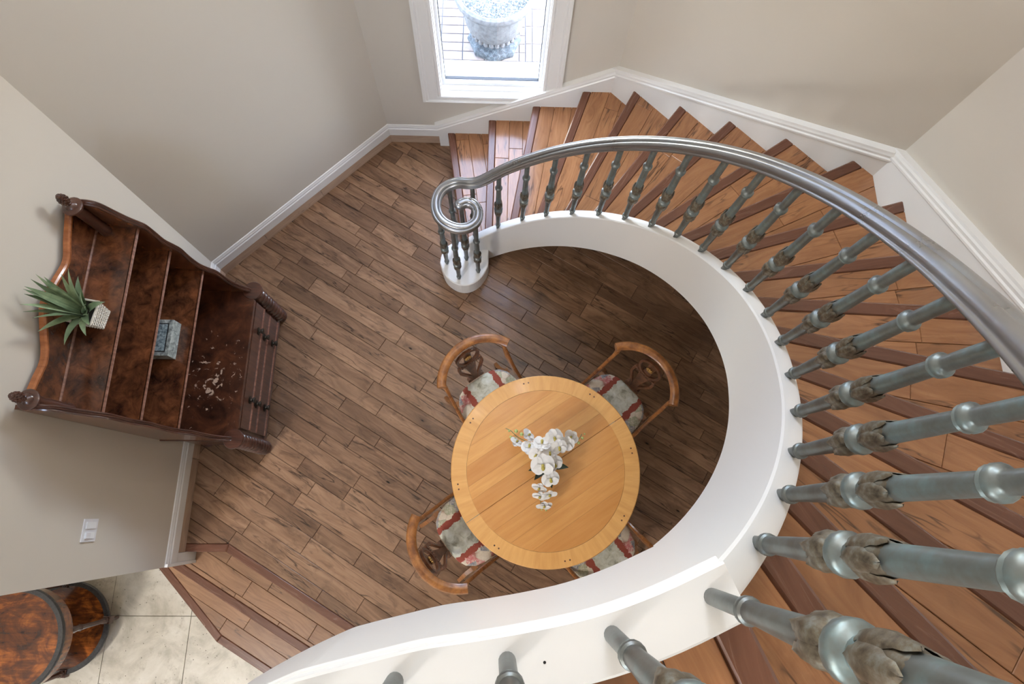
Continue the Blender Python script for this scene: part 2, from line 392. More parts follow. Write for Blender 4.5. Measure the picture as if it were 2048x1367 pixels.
M['shoe'] = m_plain('dark_grey_suede', srgb(62, 60, 58), .8)
M['sole'] = m_plain('grey_sole', srgb(120, 108, 98), .7)

# ---------------------------------------------------------------- the octagonal stair hall
OC, OA = (-.03, .895), 2.075
OS = OA*math.tan(PI/8)
LA = (OC[0]-OA, OC[1]+OS); AB = (OC[0]-OS, OC[1]+OA); BC = (OC[0]+OS, OC[1]+OA); CD = (OC[0]+OA, OC[1]+OS)
DE = (OC[0]+OA, OC[1]-OS); EF = (OC[0]+OS, OC[1]-OA); LEND = (OC[0]-OA, -.365)
ZT, ZE, ZC = 6.3, -.48, 6.3            # wall top, entry floor, ceiling
def outward(p, d=.16):
    x, y = p[0]-OC[0], p[1]-OC[1]; k = (OA+d)/OA; return (OC[0]+x*k, OC[1]+y*k)
def struct(o): o['kind'] = 'structure'; return o
def wall_seg(name, p, q, z0=-.6, z1=ZT, po=None, qo=None):
    m = MB(); m.prism([p, q, qo or outward(q), po or outward(p)], z0, z1); return struct(m.build(name, M['wall']))
wall_seg('wall_left', LEND, LA, po=(LEND[0]-.16, LEND[1]))
wall_seg('wall_back_left', LA, AB)
# wall with the window: x -.425 .. .32, z .60 .. 2.55
WX0, WX1, WZ0, WZ1 = -.425, .32, .60, 2.55
UX0, UX1, UZ0, UZ1 = -.47, .41, 3.4, 5.0      # tall stair window above the frame
m = MB(); yb, yo = BC[1], BC[1]+.16
m.prism([AB, (UX0, yb), (UX0, yo), outward(AB)], -.6, ZT); m.prism([(UX1, yb), BC, outward(BC), (UX1, yo)], -.6, ZT)
m.box(UX0, WX0, yb, yo, -.6, UZ0); m.box(WX1, UX1, yb, yo, -.6, UZ0); m.box(WX0, WX1, yb, yo, -.6, WZ0); m.box(WX0, WX1, yb, yo, WZ1, UZ0); m.box(UX0, UX1, yb, yo, UZ1, ZT)
struct(m.build('wall_back', M['wall']))
wall_seg('wall_back_right', BC, CD)
wall_seg('wall_right', CD, DE)
wall_seg('wall_front_right', DE, EF)

def molding(prof_h, t=.016):
    return prof_h
# baseboards: wood toe strip 0 - .097, white board with cap .097 - .225
BASEP = [(0, .097), (.014, .097), (.014, .168), (.017, .172), (.017, .18), (.011, .188), (.013, .2), (.009, .21), (.006, .222), (0, .225)]
def board(name, path, prof, mat, z=0, parent=None, smooth=False):
    m = MB(); m.sweep([(p[0], p[1], z) for p in path], prof, smooth=smooth); return m.build(name, mat, parent)
# wall on the left of travel: side vector = t x up points right, so travel with the room on the right
cornA = [(LA[0], LA[1]), (AB[0], AB[1])]
b1 = struct(board('baseboard_left', [LEND, LA], BASEP, M['trim']))
b2 = struct(board('baseboard_back_left', [LA, AB], BASEP, M['trim']))
b3 = struct(board('baseboard_back', [AB, (-.475, AB[1])], BASEP, M['trim']))
def toe(parent, p, q, cuts):
    d = Vector((q[0]-p[0], q[1]-p[1])); L = d.length; d.normalize(); nrm = Vector((d.y, -d.x)); c = [0]+cuts+[L]
    for a, b in zip(c[:-1], c[1:]):
        A = Vector(p)+d*(a+.0012); B = Vector(p)+d*(b-.0012); m = MB(); m.prism([A, B, B+nrm*.012, A+nrm*.012], 0.001, .096)
        ou = R.random()*30; m.build('toe_strip', M['toe'], parent, uvf=lambda c_, ou=ou: (Vector((c_.x, c_.y)).dot(d)+ou, c_.z+ou))
toe(b1, (LA[0], -.284), LA, [.62, 1.35]); toe(b2, LA, AB, [.42, .98]); toe(b3, AB, (-.475, AB[1]), [])
# plain white return that drops past the steps at the end of the left wall
m = MB(); m.box(LA[0], LA[0]+.014, -.365, -.285, -.165, .1); m.box(LA[0], LA[0]+.02, -.365, -.345, -.165, .225); m.box(LA[0], LA[0]+.012, -.345, -.335, -.165, .2)
m.build('base_return', M['trim'], b1)

# ---------------------------------------------------------------- wooden floor of the hall, one object per plank
PD = rad(-31); pd = Vector((math.cos(PD), math.sin(PD))); pn = Vector((-pd.y, pd.x))
E3a, E3b = (-2.105, -.284), (-1.82, -.284); E3c = (E3b[0]+2.4*math.cos(rad(-30)), E3b[1]+2.4*math.sin(rad(-30)))
NW = .055
def plank_obj(name, poly, z, th, mat, parent, d, ch=.0022, gap=.0011):
    if area2(poly) < 0: poly = poly[::-1]
    if gap: poly = inset(poly, gap)
    if abs(area2(poly)) < 3e-4: return None
    m = MB(); m.prism(poly, z-th, z, ch); ou, ov = R.random()*40, R.random()*40; n = Vector((-d.y, d.x))
    return m.build(name, mat, parent, uvf=lambda c: (c.x*d.x+c.y*d.y+ou, c.x*n.x+c.y*n.y+ov))
OCT_HS = [hs_line(*e) for e in ((AB, LA), (BC, AB), (CD, BC), (DE, CD))]+[(-1, 0, -LA[0]), (0, -1, 1.5)]
def off_line(p, q, d):
    n = Vector((-(q[1]-p[1]), q[0]-p[0])).normalized()*d; return (p[0]+n.x, p[1]+n.y), (q[0]+n.x, q[1]+n.y)
m = MB(); m.prism([E3a, E3b, E3c, (1.4, -1.5), (2.0, -.4), DE, CD, BC, AB, LA], -.16, -.014)
floor = struct(m.build('floor', M['sub']))
l3 = hs_line(*off_line(E3b, E3c, NW))
def lay(parent, hs, z, th, mat, ang, umin, umax, vmin, vmax, widths, lens, name='plank', origin=(0, 0), rr=None):
    rr = rr or R; d = Vector((math.cos(ang), math.sin(ang))); n = Vector((-d.y, d.x)); o = Vector(origin); v = vmin; out = []
    while v < vmax:
        w = rr.choice(widths); u = umin-rr.random()*lens[1]
        while u < umax:
            L = rr.uniform(*lens); q = [o+d*a+n*b for a, b in ((u, v), (u+L, v), (u+L, v+w), (u, v+w))]
            pl = clips([tuple(p) for p in q], hs)
            if pl and abs(area2(pl)) > 1.2e-3:
                ob = plank_obj(name, pl, z, th, mat, parent, d)
                if ob: out.append(ob)
            u += L
        v += w
    return out
fp = lay(floor, OCT_HS+[l3], 0, .014, M['plank'], PD, -3.6, 3.4, -2.2, 3.6, [.085, .105, .105, .128], (.32, 1.05))
tri = [E3a, E3b, (-2.105, E3b[1]+.285*math.tan(rad(30)))]
lt = hs_line((E3a[0], E3a[1]+NW), (E3b[0]+.02, E3b[1]+NW)); lneg = tuple(-k for k in l3)
lay(floor, [(-1, 0, 2.105), lt, lneg, (1, 0, -1.7)], 0, .014, M['plank'], PD, -3, -1, -1.6, -.6, [.1], (.5, .8))
def strip(parent, p, q, z, w=NW, th=.03, mat=None, name='nosing', p2=None, q2=None):
    """nosing along p->q with its body on the left"""
    a, b = off_line(p, q, w); poly = [p, q, q2 or b, p2 or a]; d = Vector((q[0]-p[0], q[1]-p[1])).normalized()
    return plank_obj(name, poly, z, th, mat or M['nosing'], parent, d, .006, .0004)
mit = (E3b[0]+NW*math.tan(rad(15)), E3b[1]+NW)
strip(floor, E3a, E3b, 0, q2=mit); strip(floor, E3b, E3c, 0, p2=mit)

# ---------------------------------------------------------------- steps down to the entry
st = thing('entry_steps', 'two wood treads with dark nosings stepping down to the stone tile', 'steps', (-1.8, -.8, ZE))
S2a, S2b = (-2.42, -.298), (-.2, -1.556)
S1a, S1b, S1c = (-2.52, -.319), (-1.939, -.905), (-.6, -1.66)
m = MB(); m.prism([(-2.42, -.298), S2b, (-.2, -.9), (-2.1, -.25)], ZE, -.19); m.build('riser', M['trim'], st)
m = MB(); m.prism([E3a, E3b, E3c, (E3c[0], E3c[1]+.05), (E3b[0], E3b[1]+.05), (E3a[0], E3a[1]+.05)], -.16, -.03); m.build('riser', M['trim'], st)
m = MB(); m.prism([S1a, S1b, S1c, (-.6, -1.4), (-2.2, -.36)], ZE, -.35); m.build('riser', M['trim'], st)
out3 = hs_line(E3c, E3b)
lay(st, [hs_line(*off_line(S2a, S2b, NW)), out3, (0, 1, -.284), (-1, 0, 2.25), (1, 0, -.25)], -.16, .03, M['etread'], rad(-29.8), -3, 2.5, -2.2, -.8, [.105, .12], (.35, .9))
lay(st, [hs_line(*off_line(S2a, S2b, NW)), hs_line(E3c, E3b), (0, -1, .284), (0, 1, -.26), (-1, 0, 2.105)], -.16, .03, M['etread'], rad(-29.8), -3, 0, -2.2, -.8, [.105], (.5, .9))
strip(st, S2a, S2b, -.16)
out2 = hs_line(S2b, S2a)
lay(st, [hs_line(*off_line(S1a, S1b, NW)), hs_line(*off_line(S1b, S1c, NW)), out2, (1, 0, -.6)], -.32, .03, M['etread'], rad(-29.8), -3, 2.5, -2.4, -.8, [.105, .12], (.35, .8))
mit1 = Vector(S1b)+(Vector(off_line(S1a, S1b, NW)[1])-Vector(S1b)+Vector(off_line(S1b, S1c, NW)[0])-Vector(S1b))*.51
strip(st, S1a, S1b, -.32, q2=tuple(mit1)); strip(st, S1b, S1c, -.32, p2=tuple(mit1))

# ---------------------------------------------------------------- tiled entry floor
m = MB(); m.prism([(-4.6, -4.5), (2.2, -4.5), (2.2, -1.2), (-1.9, -.2), (-2.2, -.2), (-4.6, 1.0)], ZE-.12, ZE-.006)
fe = struct(m.build('floor_entry', M['grout']))
TS = .59; edge1 = hs_line(S1b, S1a); edge1b = hs_line(S1c, S1b)
for i in range(-4, 5):
    for j in range(-6, 4):
        x0, y0 = -2.21+i*TS, -.762+j*TS
        pl = clips([(x0, y0), (x0+TS, y0), (x0+TS, y0+TS), (x0, y0+TS)], [(-1, 0, 4.6), (0, -1, 4.5), (1, 0, 2.2), (0, 1, .9)])
        if not pl or x0 > -.3 and y0 > -1.9: continue
        if x0 > -2.0 and y0 > -1.2: continue
        plank_obj('tile', pl, ZE, .006, M['tile'], fe, Vector((1, 0)), .0015, .0018)

# ---------------------------------------------------------------- the landing
ZL, ZCAP = 3.401, 3.461
LAND = [(.345, -.069), (.245, -.112), (.154, -.142), (.065, -.161), (-.022, -.175), (-.099, -.186), (-.183, -.205), (-.25, -.221), (-.291, -.234), (-.388, -.279), (-.488, -.337), (-.6, -.42), (-.75, -.55), (-.9, -.73), (-1.03, -.97), (-1.13, -1.28), (-1.17, -1.7), (-1.18, -2.4), (-1.18, -4.4)]
lp = [tuple(p) for p in smooth_path([(x, y, 0) for x, y in LAND], 4)]
lin = [(p[0], p[1]) for p in lp]
def offs(path, d):
    out = []
    for i, p in enumerate(path):
        a, b = Vector(path[max(0, i-1)][:2]), Vector(path[min(len(path)-1, i+1)][:2]); t = (b-a).normalized(); n = Vector((-t.y, t.x)); out.append((p[0]+n.x*d, p[1]+n.y*d))
    return out
lout = offs(lin, .088)
m = MB(); m.prism(offs(lin, .012)+[(1.3, -4.4), (1.3, -1.6), (.80, -1.15), (.55, -.55)], 3.072, ZL-.016)
fl = struct(m.build('floor_landing', M['trim']))
m = MB(); lm = offs(lin, .03)
m.prism(lin+lm[::-1], 3.07, ZCAP-.03); fascia = m.build('fascia', M['trim'], fl)
capp = [(0, -.034), (-.003, -.0325), (-.0058, -.0285), (-.0055, -.0255), (-.003, -.0225), (0, -.021), (0, -.006), (.0012, -.0022), (.0045, 0), (.083, 0), (.087, -.003), (.088, -.01), (.088, -.062), (.004, -.062), (.004, -.034)]
m = MB(); m.sweep([(p[0], p[1], ZCAP) for p in lin], [(-a, b) for a, b in capp][::-1], smooth=False)
m.build('cap', M['trim'], fl)
m = MB(); m.lathe([(.0022, ZCAP-.002), (.0022, ZCAP+.0003)], 8, (.077, -.206, 0)); m.build('screw_hole', M['black'], fl)
t19 = (11.786-19)/.10975; d19 = Vector((math.cos(rad(t19)), math.sin(rad(t19)))); n19 = Vector((-d19.y, d19.x)); c19 = Vector((-.083, .859))-n19*.04
lay(fl, [hs_line((.42, -.1), (-.35, -.265)), hs_line(tuple(c19+d19*3), tuple(c19)), (-1, 0, .45), (0, -1, 1.3)], ZL, .016, M['tread'], rad(t19), -1.4, 1.6, -1.2, 1.0, [.12, .128], (.5, .9), origin=tuple(c19+d19*1.2))
# ---------------------------------------------------------------- upper hall and entry shell that closes the room off behind the camera
m = MB(); m.prism([(-4.6, .95), (-4.6, 1.1), (LA[0]-.16, 1.1), (LA[0]-.16, .95)], -.6, ZT); struct(m.build('wall_entry_back', M['wall']))
m = MB(); m.box(-4.6, -3.1, -4.66, -4.5, -.6, ZT); m.box(-1.6, 2.2, -4.66, -4.5, -.6, ZT); m.box(-3.1, -1.6, -4.66, -4.5, -.6, 3.4); m.box(-3.1, -1.6, -4.66, -4.5, 5.0, ZT)  # opening in the unseen wall, added to let in fill light
struct(m.build('wall_front', M['wall']))
m = MB(); m.box(-4.76, -4.6, -4.66, 1.1, -.6, ZT); struct(m.build('wall_entry_left', M['wall']))
m = MB(); m.box(2.2, 2.36, -4.66, -.9, -.6, ZT); struct(m.build('wall_hall_right', M['wall']))
m = MB(); m.prism([outward(LA), outward(AB), outward(BC), outward(CD), outward(DE), (2.36, -1), (2.36, -4.66), (-4.76, -4.66), (-4.76, 1.1), (-2.3, 1.1)], ZC, ZC+.15); struct(m.build('ceiling', M['ceil']))

# ---------------------------------------------------------------- curved staircase
SC = Vector((-.083, .859)); RISE = .179
TH = lambda k: (11.786-k)/.10975                 # nosing angle of step k, degrees
KOF = lambda th: 11.786-.10975*th
RC = lambda th: interp(th, [-65, -25, 0, 30, 90], [1.052, 1.065, 1.085, 1.095, 1.095])
ZN = lambda th: RISE*KOF(th)
def pol(r, th, z=None):
    p = SC+Vector((math.cos(rad(th)), math.sin(rad(th))))*r; return (p.x, p.y) if z is None else (p.x, p.y, z)
WALLS = [hs_line(*e) for e in ((AB, LA), (BC, AB), (CD, BC), (DE, CD), (EF, DE))]+[(-1, 0, 2.1)]
def wall_r(th):
    d = Vector((math.cos(rad(th)), math.sin(rad(th)))); best = 9
    for nx, ny, k in WALLS:
        c = nx*d.x+ny*d.y
        if c > 1e-6: best = min(best, (k-nx*SC.x-ny*SC.y)/c)
    return best
HW = .03
stair = thing('curved_staircase', 'curved staircase with brown plank treads and a white inner stringer', 'staircase', (.9, 1.9, 0))
for k in range(1, 19):
    t0, t1 = TH(k), TH(k+1); z = RISE*k; d = Vector((math.cos(rad(t0)), math.sin(rad(t0)))); n = Vector((-d.y, d.x))   # n points back down the stair
    f0 = SC+n*.022; rin = 1.10 if k > 1 else 1.0
    front = hs_line(tuple(f0+d*3), tuple(f0))                       # keep the up-stair side
    d1 = Vector((math.cos(rad(t1)), math.sin(rad(t1)))); back = hs_line(tuple(SC), tuple(SC+d1*3)); back = (back[0], back[1], back[2]+.012)
    inn = (-d.x, -d.y, -(d.dot(SC)+RC(t0)))
    inn2 = (-d1.x, -d1.y, -(d1.dot(SC)+RC(t1)-.004))
    wed = [front, back, inn]+WALLS
    big = [tuple(SC+d*a-n*b) for a, b in ((.8, -.6), (3.2, -.6), (3.2, 1.4), (.8, 1.4))]
    base = clips(big, wed)
    m = MB(); m.prism(base, z-.034, z-.016); tr = m.build('tread', M['sub'], stair)
    # nosing strip along the front
    ns = clips(big, wed+[hs_line(tuple(f0-n*.058), tuple(f0-n*.058+d*3))])
    plank_obj('nosing', ns, z, .034, M['nosing'], tr, d, .007, .0003)
    v = .058; rk = random.Random(k*7+1)
    while v < .42:
        w = rk.choice([.105, .12, .128]); u = .8; cut = rk.uniform(1.3, 1.9) if rk.random() < .75 else 4; cut2 = cut+rk.uniform(.4, .9)
        for a, b in ((.8, cut), (cut, cut2), (cut2, 4)):
            if b-a < .05: continue
            q = [tuple(SC+n*.022+d*x-n*y) for x, y in ((a, v), (b, v), (b, v+w), (a, v+w))]
            pl = clips(q, wed)
            if pl and abs(area2(pl)) > 2e-3: plank_obj('plank', pl, z, .016, M['tread'], tr, d, .002, .0009)
        v += w
    m = MB(); rp = clips(big, [hs_line(tuple(SC+d*3), tuple(SC)), hs_line(tuple(SC-n*.014), tuple(SC-n*.014+d*3)), inn]+WALLS)
    m.prism(rp, z-RISE-.016, z-.034); m.build('riser', M['trim'], stair)
# riser of the landing
k = 19; t0 = TH(k); d = Vector((math.cos(rad(t0)), math.sin(rad(t0)))); n = Vector((-d.y, d.x)); f0 = SC+n*.022
q = [tuple(f0+d*a-n*b) for a, b in ((1.06, 0), (2.3, 0), (2.3, .062), (1.06, .062))]
plank_obj('nosing', q, ZL, .034, M['nosing'], fl, d, .007, .0003)
q = [tuple(SC+d*a-n*b) for a, b in ((1.06, 0), (2.3, 0), (2.3, .014), (1.06, .014))]
m = MB(); m.prism(q, ZL-RISE, ZL-.034); m.build('riser', M['trim'], stair)
# inner stringer: helical band with a rounded top
rows = []; NS = 150; T0, T1 = 96.5, -65.3
for i in range(NS+1):
    th = T0+(T1-T0)*i/NS; rc = RC(th); zt = ZN(th)+.06; zb = max(.0, ZN(th)-interp(th, [-65, -20, 40, 90], [.335, .335, .37, .37]))
    if th > 88: zt = max(zt, .165)
    zb = min(zb, zt-.05)
    rows.append([pol(rc-HW, th, zb), pol(rc-HW, th, zt-.02), pol(rc-HW, th, zt-.012), pol(rc-HW+.004, th, zt-.003), pol(rc-HW+.012, th, zt), pol(rc+HW-.01, th, zt), pol(rc+HW-.003, th, zt-.004), pol(rc+HW, th, zt-.012), pol(rc+HW, th, zt-.02), pol(rc+HW, th, max(0, zb-.001))])
m = MB(); kk = 10; m.add([p for r in rows for p in r], [((i*kk)+j, i*kk+(j+1) % kk, (i+1)*kk+(j+1) % kk, (i+1)*kk+j) for i in range(NS) for j in range(kk)]+[tuple(range(kk))[::-1], tuple(range(NS*kk, NS*kk+kk))], False)
so = m.build('stringer', M['trim'], stair)
for p in so.data.polygons: p.use_smooth = len(p.vertices) == 4
so.data.set_sharp_from_angle(angle=rad(25))
# plastered underside
rows = []; NS = 70
for i in range(NS+1):
    th = 80+(-65.3-80)*i/NS; zb = max(.002, ZN(th)-.33); r0, r1 = RC(th)+HW-.004, wall_r(th)-.002
    rows.append([pol(r0+(r1-r0)*j/6, th, zb) for j in range(7)])
m = MB(); m.add([p for r in rows for p in r], [(i*7+j, (i+1)*7+j, (i+1)*7+j+1, i*7+j+1) for i in range(NS) for j in range(6)], True); m.build('soffit', M['wall'], stair)
# starting plinth under the volute
PL = [(-.427, 1.811), (-.418, 1.875), (-.386, 1.94), (-.31, 1.985), (-.2, 1.985), (-.075, 1.965), (-.061, 1.865), (-.064, 1.786), (-.108, 1.702), (-.169, 1.648), (-.241, 1.628), (-.315, 1.648), (-.385, 1.71)]
pl = [tuple(p)[:2] for p in smooth_path([(x, y, 0) for x, y in PL+[PL[0]]], 4)][:-1]
m = MB(); m.prism(pl, 0, .16, .006); m.build('plinth', M['trim'], stair)

# skirt boards on the walls, with a moulded cap
CAPP = [(0, .0), (.041, .0), (.046, .006), (.046, .016), (.039, .022), (.04, .036), (.036, .046), (.034, .058), (0, .062)]
def skirt(name, p, q, s0, s1, z0, z1, drop0, drop1, first=False):
    """board from p to q (plan), room on the right; s: top height at each end"""
    P, Q = Vector(p), Vector(q); d = (Q-P).normalized(); nr = Vector((d.y, -d.x))*.038
    bot0, bot1 = max(0, s0-drop0), max(0, s1-drop1)
    pts = [(P.x, P.y, bot0), (Q.x, Q.y, bot1), (Q.x, Q.y, s1-.06), (P.x, P.y, s0-.06)]
    if first:
        kx = P+d*.55; pts = [(P.x, P.y, 0), (kx.x, kx.y, 0), (Q.x, Q.y, bot1), (Q.x, Q.y, s1-.06), (P.x, P.y, s0-.06)]
    m = MB(); m.slab(pts, None, (nr.x, nr.y, 0)); o = struct(m.build(name, M['trim']))
    m = MB(); a, b = (P.x, P.y, s0-.062), (Q.x, Q.y, s1-.062); m.sweep([a, b], CAPP, smooth=False); m.build('cap', M['trim'], o); return o
zB0, zB1, zC1, zD1 = .268, .935, 1.815, 2.735
skirt('trim_1', (-.48, BC[1]), BC, zB0, zB1, 0, 0, .3, .45, True)
skirt('trim_2', BC, CD, zB1, zC1, 0, 0, .45, .45)
skirt('trim_3', CD, DE, zC1, zD1, 0, 0, .45, .45)
skirt('trim_4', DE, EF, zD1, zD1+.88, 0, 0, .45, .45)

# ---------------------------------------------------------------- railing
rail = thing('stair_railing', 'patinated metal railing with turned balusters and a scrolled handrail', 'railing', (-.24, 1.8, .16))
HB = .785-.06                                       # handrail axis above the stringer top
BAL = [(-.02, .0125), (.02, .0125), (.03, .0125), (.0315, .0165), (.0355, .0182), (.0385, .0165), (.041, .0185), (.046, .0178), (.049, .0145), (.056, .0138), (.12, .0158), (.2, .0178), (.248, .018), (.254, .0165), (.2575, .019), (.259, .026), (.262, .0288), (.266, .0295), (.273, .0295), (.277, .028), (.28, .0235), (.284, .0175), (.292, .0165), (.35, .0185), (.36, .0188), (.45, .0172), (.522, .0158), (.524, .0195), (.529, .0225), (.534, .0205), (.537, .0235), (.543, .0235), (.548, .0205), (.551, .0165), (.556, .0148), (.6, .0152)]
def bal_mesh(top, up=0):
    pr = [(r, z+(up if z > .025 else 0)) for z, r in BAL]+[(.0155, top)]; m = MB(); m.lathe(pr, 16); return m.mesh('baluster', M['patina'])
def leaf_mesh(z0, z1, rs, nl, down, ph, name):
    """a bulb wrapped in carved leaves with raised midribs"""
    R_ = lambda t: interp(t, [i/(len(rs)-1) for i in range(len(rs))], rs)
    m = MB(); m.lathe([(R_(i/8)-.001, z0+(z1-z0)*i/8) for i in range(9)], 24, cap=False)
    for q in range(nl):
        a0 = 2*PI*q/nl+ph; vs = []; nu, nv = 9, 9
        for i in range(nu):
            t = i/(nu-1); tt = 1-t if down else t
            hw = (PI/nl)*1.12*(math.sin(PI*(.18+.8*t))**.7)*(1+.16*math.cos(7*PI*t))
            if t > .93: hw *= .35
            for j in range(nv):
                s = -1+2*j/(nv-1); rib = .0022*(1-abs(s))**2+.0009*math.cos(abs(s)*9-t*10)*(1-abs(s))
                edge = .0034*max(0, t-.6)/.4; r = R_(tt)+.0012+rib+edge-.0022*abs(s)**4
                a = a0+s*hw; vs.append((r*math.cos(a), r*math.sin(a), z0+(z1-z0)*tt+(.004*(t-.5) if not down else -.004*(t-.5))))
        m.add(vs, [(i*nv+j, i*nv+j+1, (i+1)*nv+j+1, (i+1)*nv+j) for i in range(nu-1) for j in range(nv-1)], True)
    return m.mesh(name, M['bronze'])
lm_lo = leaf_mesh(.192, .256, [.0178, .02, .0235, .0258, .026, .0235, .017], 5, True, 0, 'leaf_collar')
lm_up = leaf_mesh(.29, .366, [.017, .0225, .0255, .026, .0245, .0215, .0188], 5, False, .5, 'leaf_bulb')
BALTOP = HB-.012
bm_std = bal_mesh(BALTOP); bm_land = bal_mesh(BALTOP+.09, .09); bm_pl = bal_mesh(.99-.16-.012)
def put_bal(x, y, z, rz, me, up=0):
    o = link('baluster', me, rail); o.location = Vector((x, y, z))-rail.location; o.rotation_euler = (0, 0, rz)
    
    for nm, me_ in (('leaf_collar', lm_lo), ('leaf_bulb', lm_up)): link(nm, me_, o).location = (0, 0, up)
    return o
for th in (93.9, 85.2, 76.5, 68.3, 59.7, 51.1, 42.7, 34.2, 25.8, 17.2, 8.7, -.1, -8.8, -17.2, -26.0, -34.8, -43.2, -51.3, -59.6):
    x, y = pol(RC(th), th); put_bal(x, y, ZN(th)+.06, rad(th), bm_std)
for x, y in ((.324, -.119), (.175, -.17), (.024, -.204), (-.133, -.23), (-.285, -.275), (-.43, -.34), (-.56, -.43)):
    put_bal(x, y, ZCAP, R.random()*6, bm_land, .09)
for x, y in ((-.373, 1.809), (-.278, 1.688), (-.226, 1.842), (-.135, 1.742), (-.305, 1.964)): put_bal(x, y, .16, R.random()*6, bm_pl)
path = []
VOL = [(-.108, 1.956, 1.1), (-.177, 1.963, 1.062), (-.249, 1.984, 1.03), (-.318, 1.970, 1.008), (-.366, 1.926, .995), (-.384, 1.856, .99), (-.371, 1.78, .99), (-.327, 1.722, .99), (-.254, 1.69, .99), (-.186, 1.693, .99), (-.134, 1.732, .99), (-.119, 1.784, .99), (-.131, 1.832, .99), (-.162, 1.862, .99), (-.2, 1.868, .99), (-.236, 1.852, .99)]
pts = [tuple(v) for v in VOL[::-1]]
vp = smooth_path([Vector(p) for p in pts]+[Vector(pol(RC(85), 85, ZN(85)+.785)), Vector(pol(RC(80), 80, ZN(80)+.785))], 6)[:-6]
path = [tuple(p) for p in vp]
RZ = lambda th: interp(th, [-65, -45, -20, 20, 90], [.762, .757, .772, .787, .788])
th = 84.0
while th > -62: path.append(pol(RC(th), th, ZN(th)+RZ(th))); th -= 1.5
end = offs(lin, .044)
zr = ZCAP+HB+.09
for i, p in enumerate(end[5:44]): path.append((p[0], p[1], zr))
half = [(0, .029), (.006, .0285), (.011, .0265), (.0138, .023), (.0148, .0178), (.0165, .0155), (.0182, .0172), (.0205, .0195), (.0245, .0198), (.029, .0168), (.0322, .0115), (.034, .0045), (.034, -.002), (.0318, -.008), (.0282, -.0108), (.0265, -.0135), (.0268, -.016), (.0288, -.0175), (.029, -.0235), (.0265, -.0275), (0, -.0285)]
prof = [(x, y) for x, y in half]+[(-x, y) for x, y in half[-2:0:-1]]
m = MB(); m.sweep(path, prof[::-1])
hr = m.build('handrail', M['rail'], rail)
hr.data.set_sharp_from_angle(angle=rad(60))
m = MB(); m.lathe([(.001, -.0285), (.024, -.028), (.0265, -.015), (.033, -.006), (.0345, .004), (.032, .013), (.027, .02), (.0215, .0225), (.018, .0205), (.0155, .0215), (.012, .0258), (.006, .028), (.001, .0285)], 20, (-.236, 1.852, .99)); m.build('scroll_eye', M['rail'], rail)

# ---------------------------------------------------------------- window
m = MB(); yf = BC[1]; cw = .105
m.sweep([(WX0, yf, WZ1), (WX0, yf, WZ0), (WX1, yf, WZ0), (WX1, yf, WZ1), (WX0, yf, WZ1)][:4], [(0, 0), (.0, .018), (.012, .022), (.02, .016), (.026, .02), (.07, .024), (.076, .03), (.085, .03), (.09, .034), (cw, .034), (cw, 0)], up=(0, -1, 0), smooth=False)
win = struct(m.build('window_1', M['trim']))
m = MB(); yg = yf+.10
m.box(WX0, WX0+.006, yf, yg, WZ0, WZ1); m.box(WX1-.006, WX1, yf, yg, WZ0, WZ1); m.box(WX0, WX1, yf-.012, yg, WZ0-.01, WZ0+.006, .003); m.box(WX0, WX1, yf+.03, yg, WZ0, WZ0+.02, .003)
m.build('jamb', M['trim'], win)
def frame(m, x0, x1, z0, z1, w, y0, y1, wb=None):
    wb = wb or w
    m.box(x0, x0+w, y0, y1, z0, z1); m.box(x1-w, x1, y0, y1, z0, z1); m.box(x0+w, x1-w, y0, y1, z0, z0+wb); m.box(x0+w, x1-w, y0, y1, z1-w, z1); return m
frame(MB(), WX0, WX1, WZ0, WZ1, .028, yg-.03, yg+.025, .05).build('sash', M['sash'], win)
frame(MB(), WX0+.028, WX1-.028, WZ0+.05, WZ1-.028, .004, yg-.006, yg+.02).build('gasket', M['black'], win)
m = MB(); m.box(WX0+.03, WX1-.03, yg+.004, yg+.008, WZ0+.052, WZ1-.03); m.build('pane', M['glass'], win)
m = MB(); m.prism([(WX0-.04, yf+.12), (WX1+.04, yf+.12), (WX1+.04, yf+.3), (WX0-.04, yf+.3)], WZ0-.06, WZ0+.01, .006); m.build('outer_sill', M['sash'], win)
area('portal_window', (-.05, yf+.135, 1.6), (rad(90), 0, rad(180)), .7, 1.9, 1, portal=True)
area('portal_upper_window', (-.03, yf+.135, 4.2), (rad(90), 0, rad(180)), .88, 1.6, 1, portal=True)
win2 = struct(frame(MB(), UX0, UX1, UZ0, UZ1, .05, yf+.07, yf+.12).build('window_2', M['sash']))
m = MB(); m.box(UX0+.04, UX1-.04, yf+.095, yf+.1, UZ0+.04, UZ1-.04); m.build('pane', M['glass'], win2)
m = MB(); m.box(-.05, -.01, yf+.07, yf+.12, UZ0, UZ1); m.box(UX0, UX1, yf+.07, yf+.12, 4.18, 4.22); m.build('mullion', M['sash'], win2)

# ---------------------------------------------------------------- outside: patio, stone edging and urn
ZG = .05
m = MB(); m.box(-6, 6, yf+.17, 12, ZG-.2, ZG-.008); ground = struct(m.build('patio', M['joint']))
def pave(x0, x1, y0, y1, mat, name='paver'):
    m = MB(); m.box(x0+.004, x1-.004, y0+.004, y1-.004, ZG-.05, ZG, .003); m.build(name, mat, ground)
x = -1.2
while x < 1.2:
    w = R.uniform(.085, .105); pave(x, x+w, 3.63, 3.752, M['ledge'], 'edging_stone'); x += w
for j in range(9):
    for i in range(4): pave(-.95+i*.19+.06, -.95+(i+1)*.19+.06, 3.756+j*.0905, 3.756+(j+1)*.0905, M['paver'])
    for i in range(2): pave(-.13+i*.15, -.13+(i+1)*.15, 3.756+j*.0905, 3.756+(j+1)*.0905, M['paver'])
    pave(.17, .225, 3.756+j*.0905, 3.756+(j+1)*.0905, M['paver'])
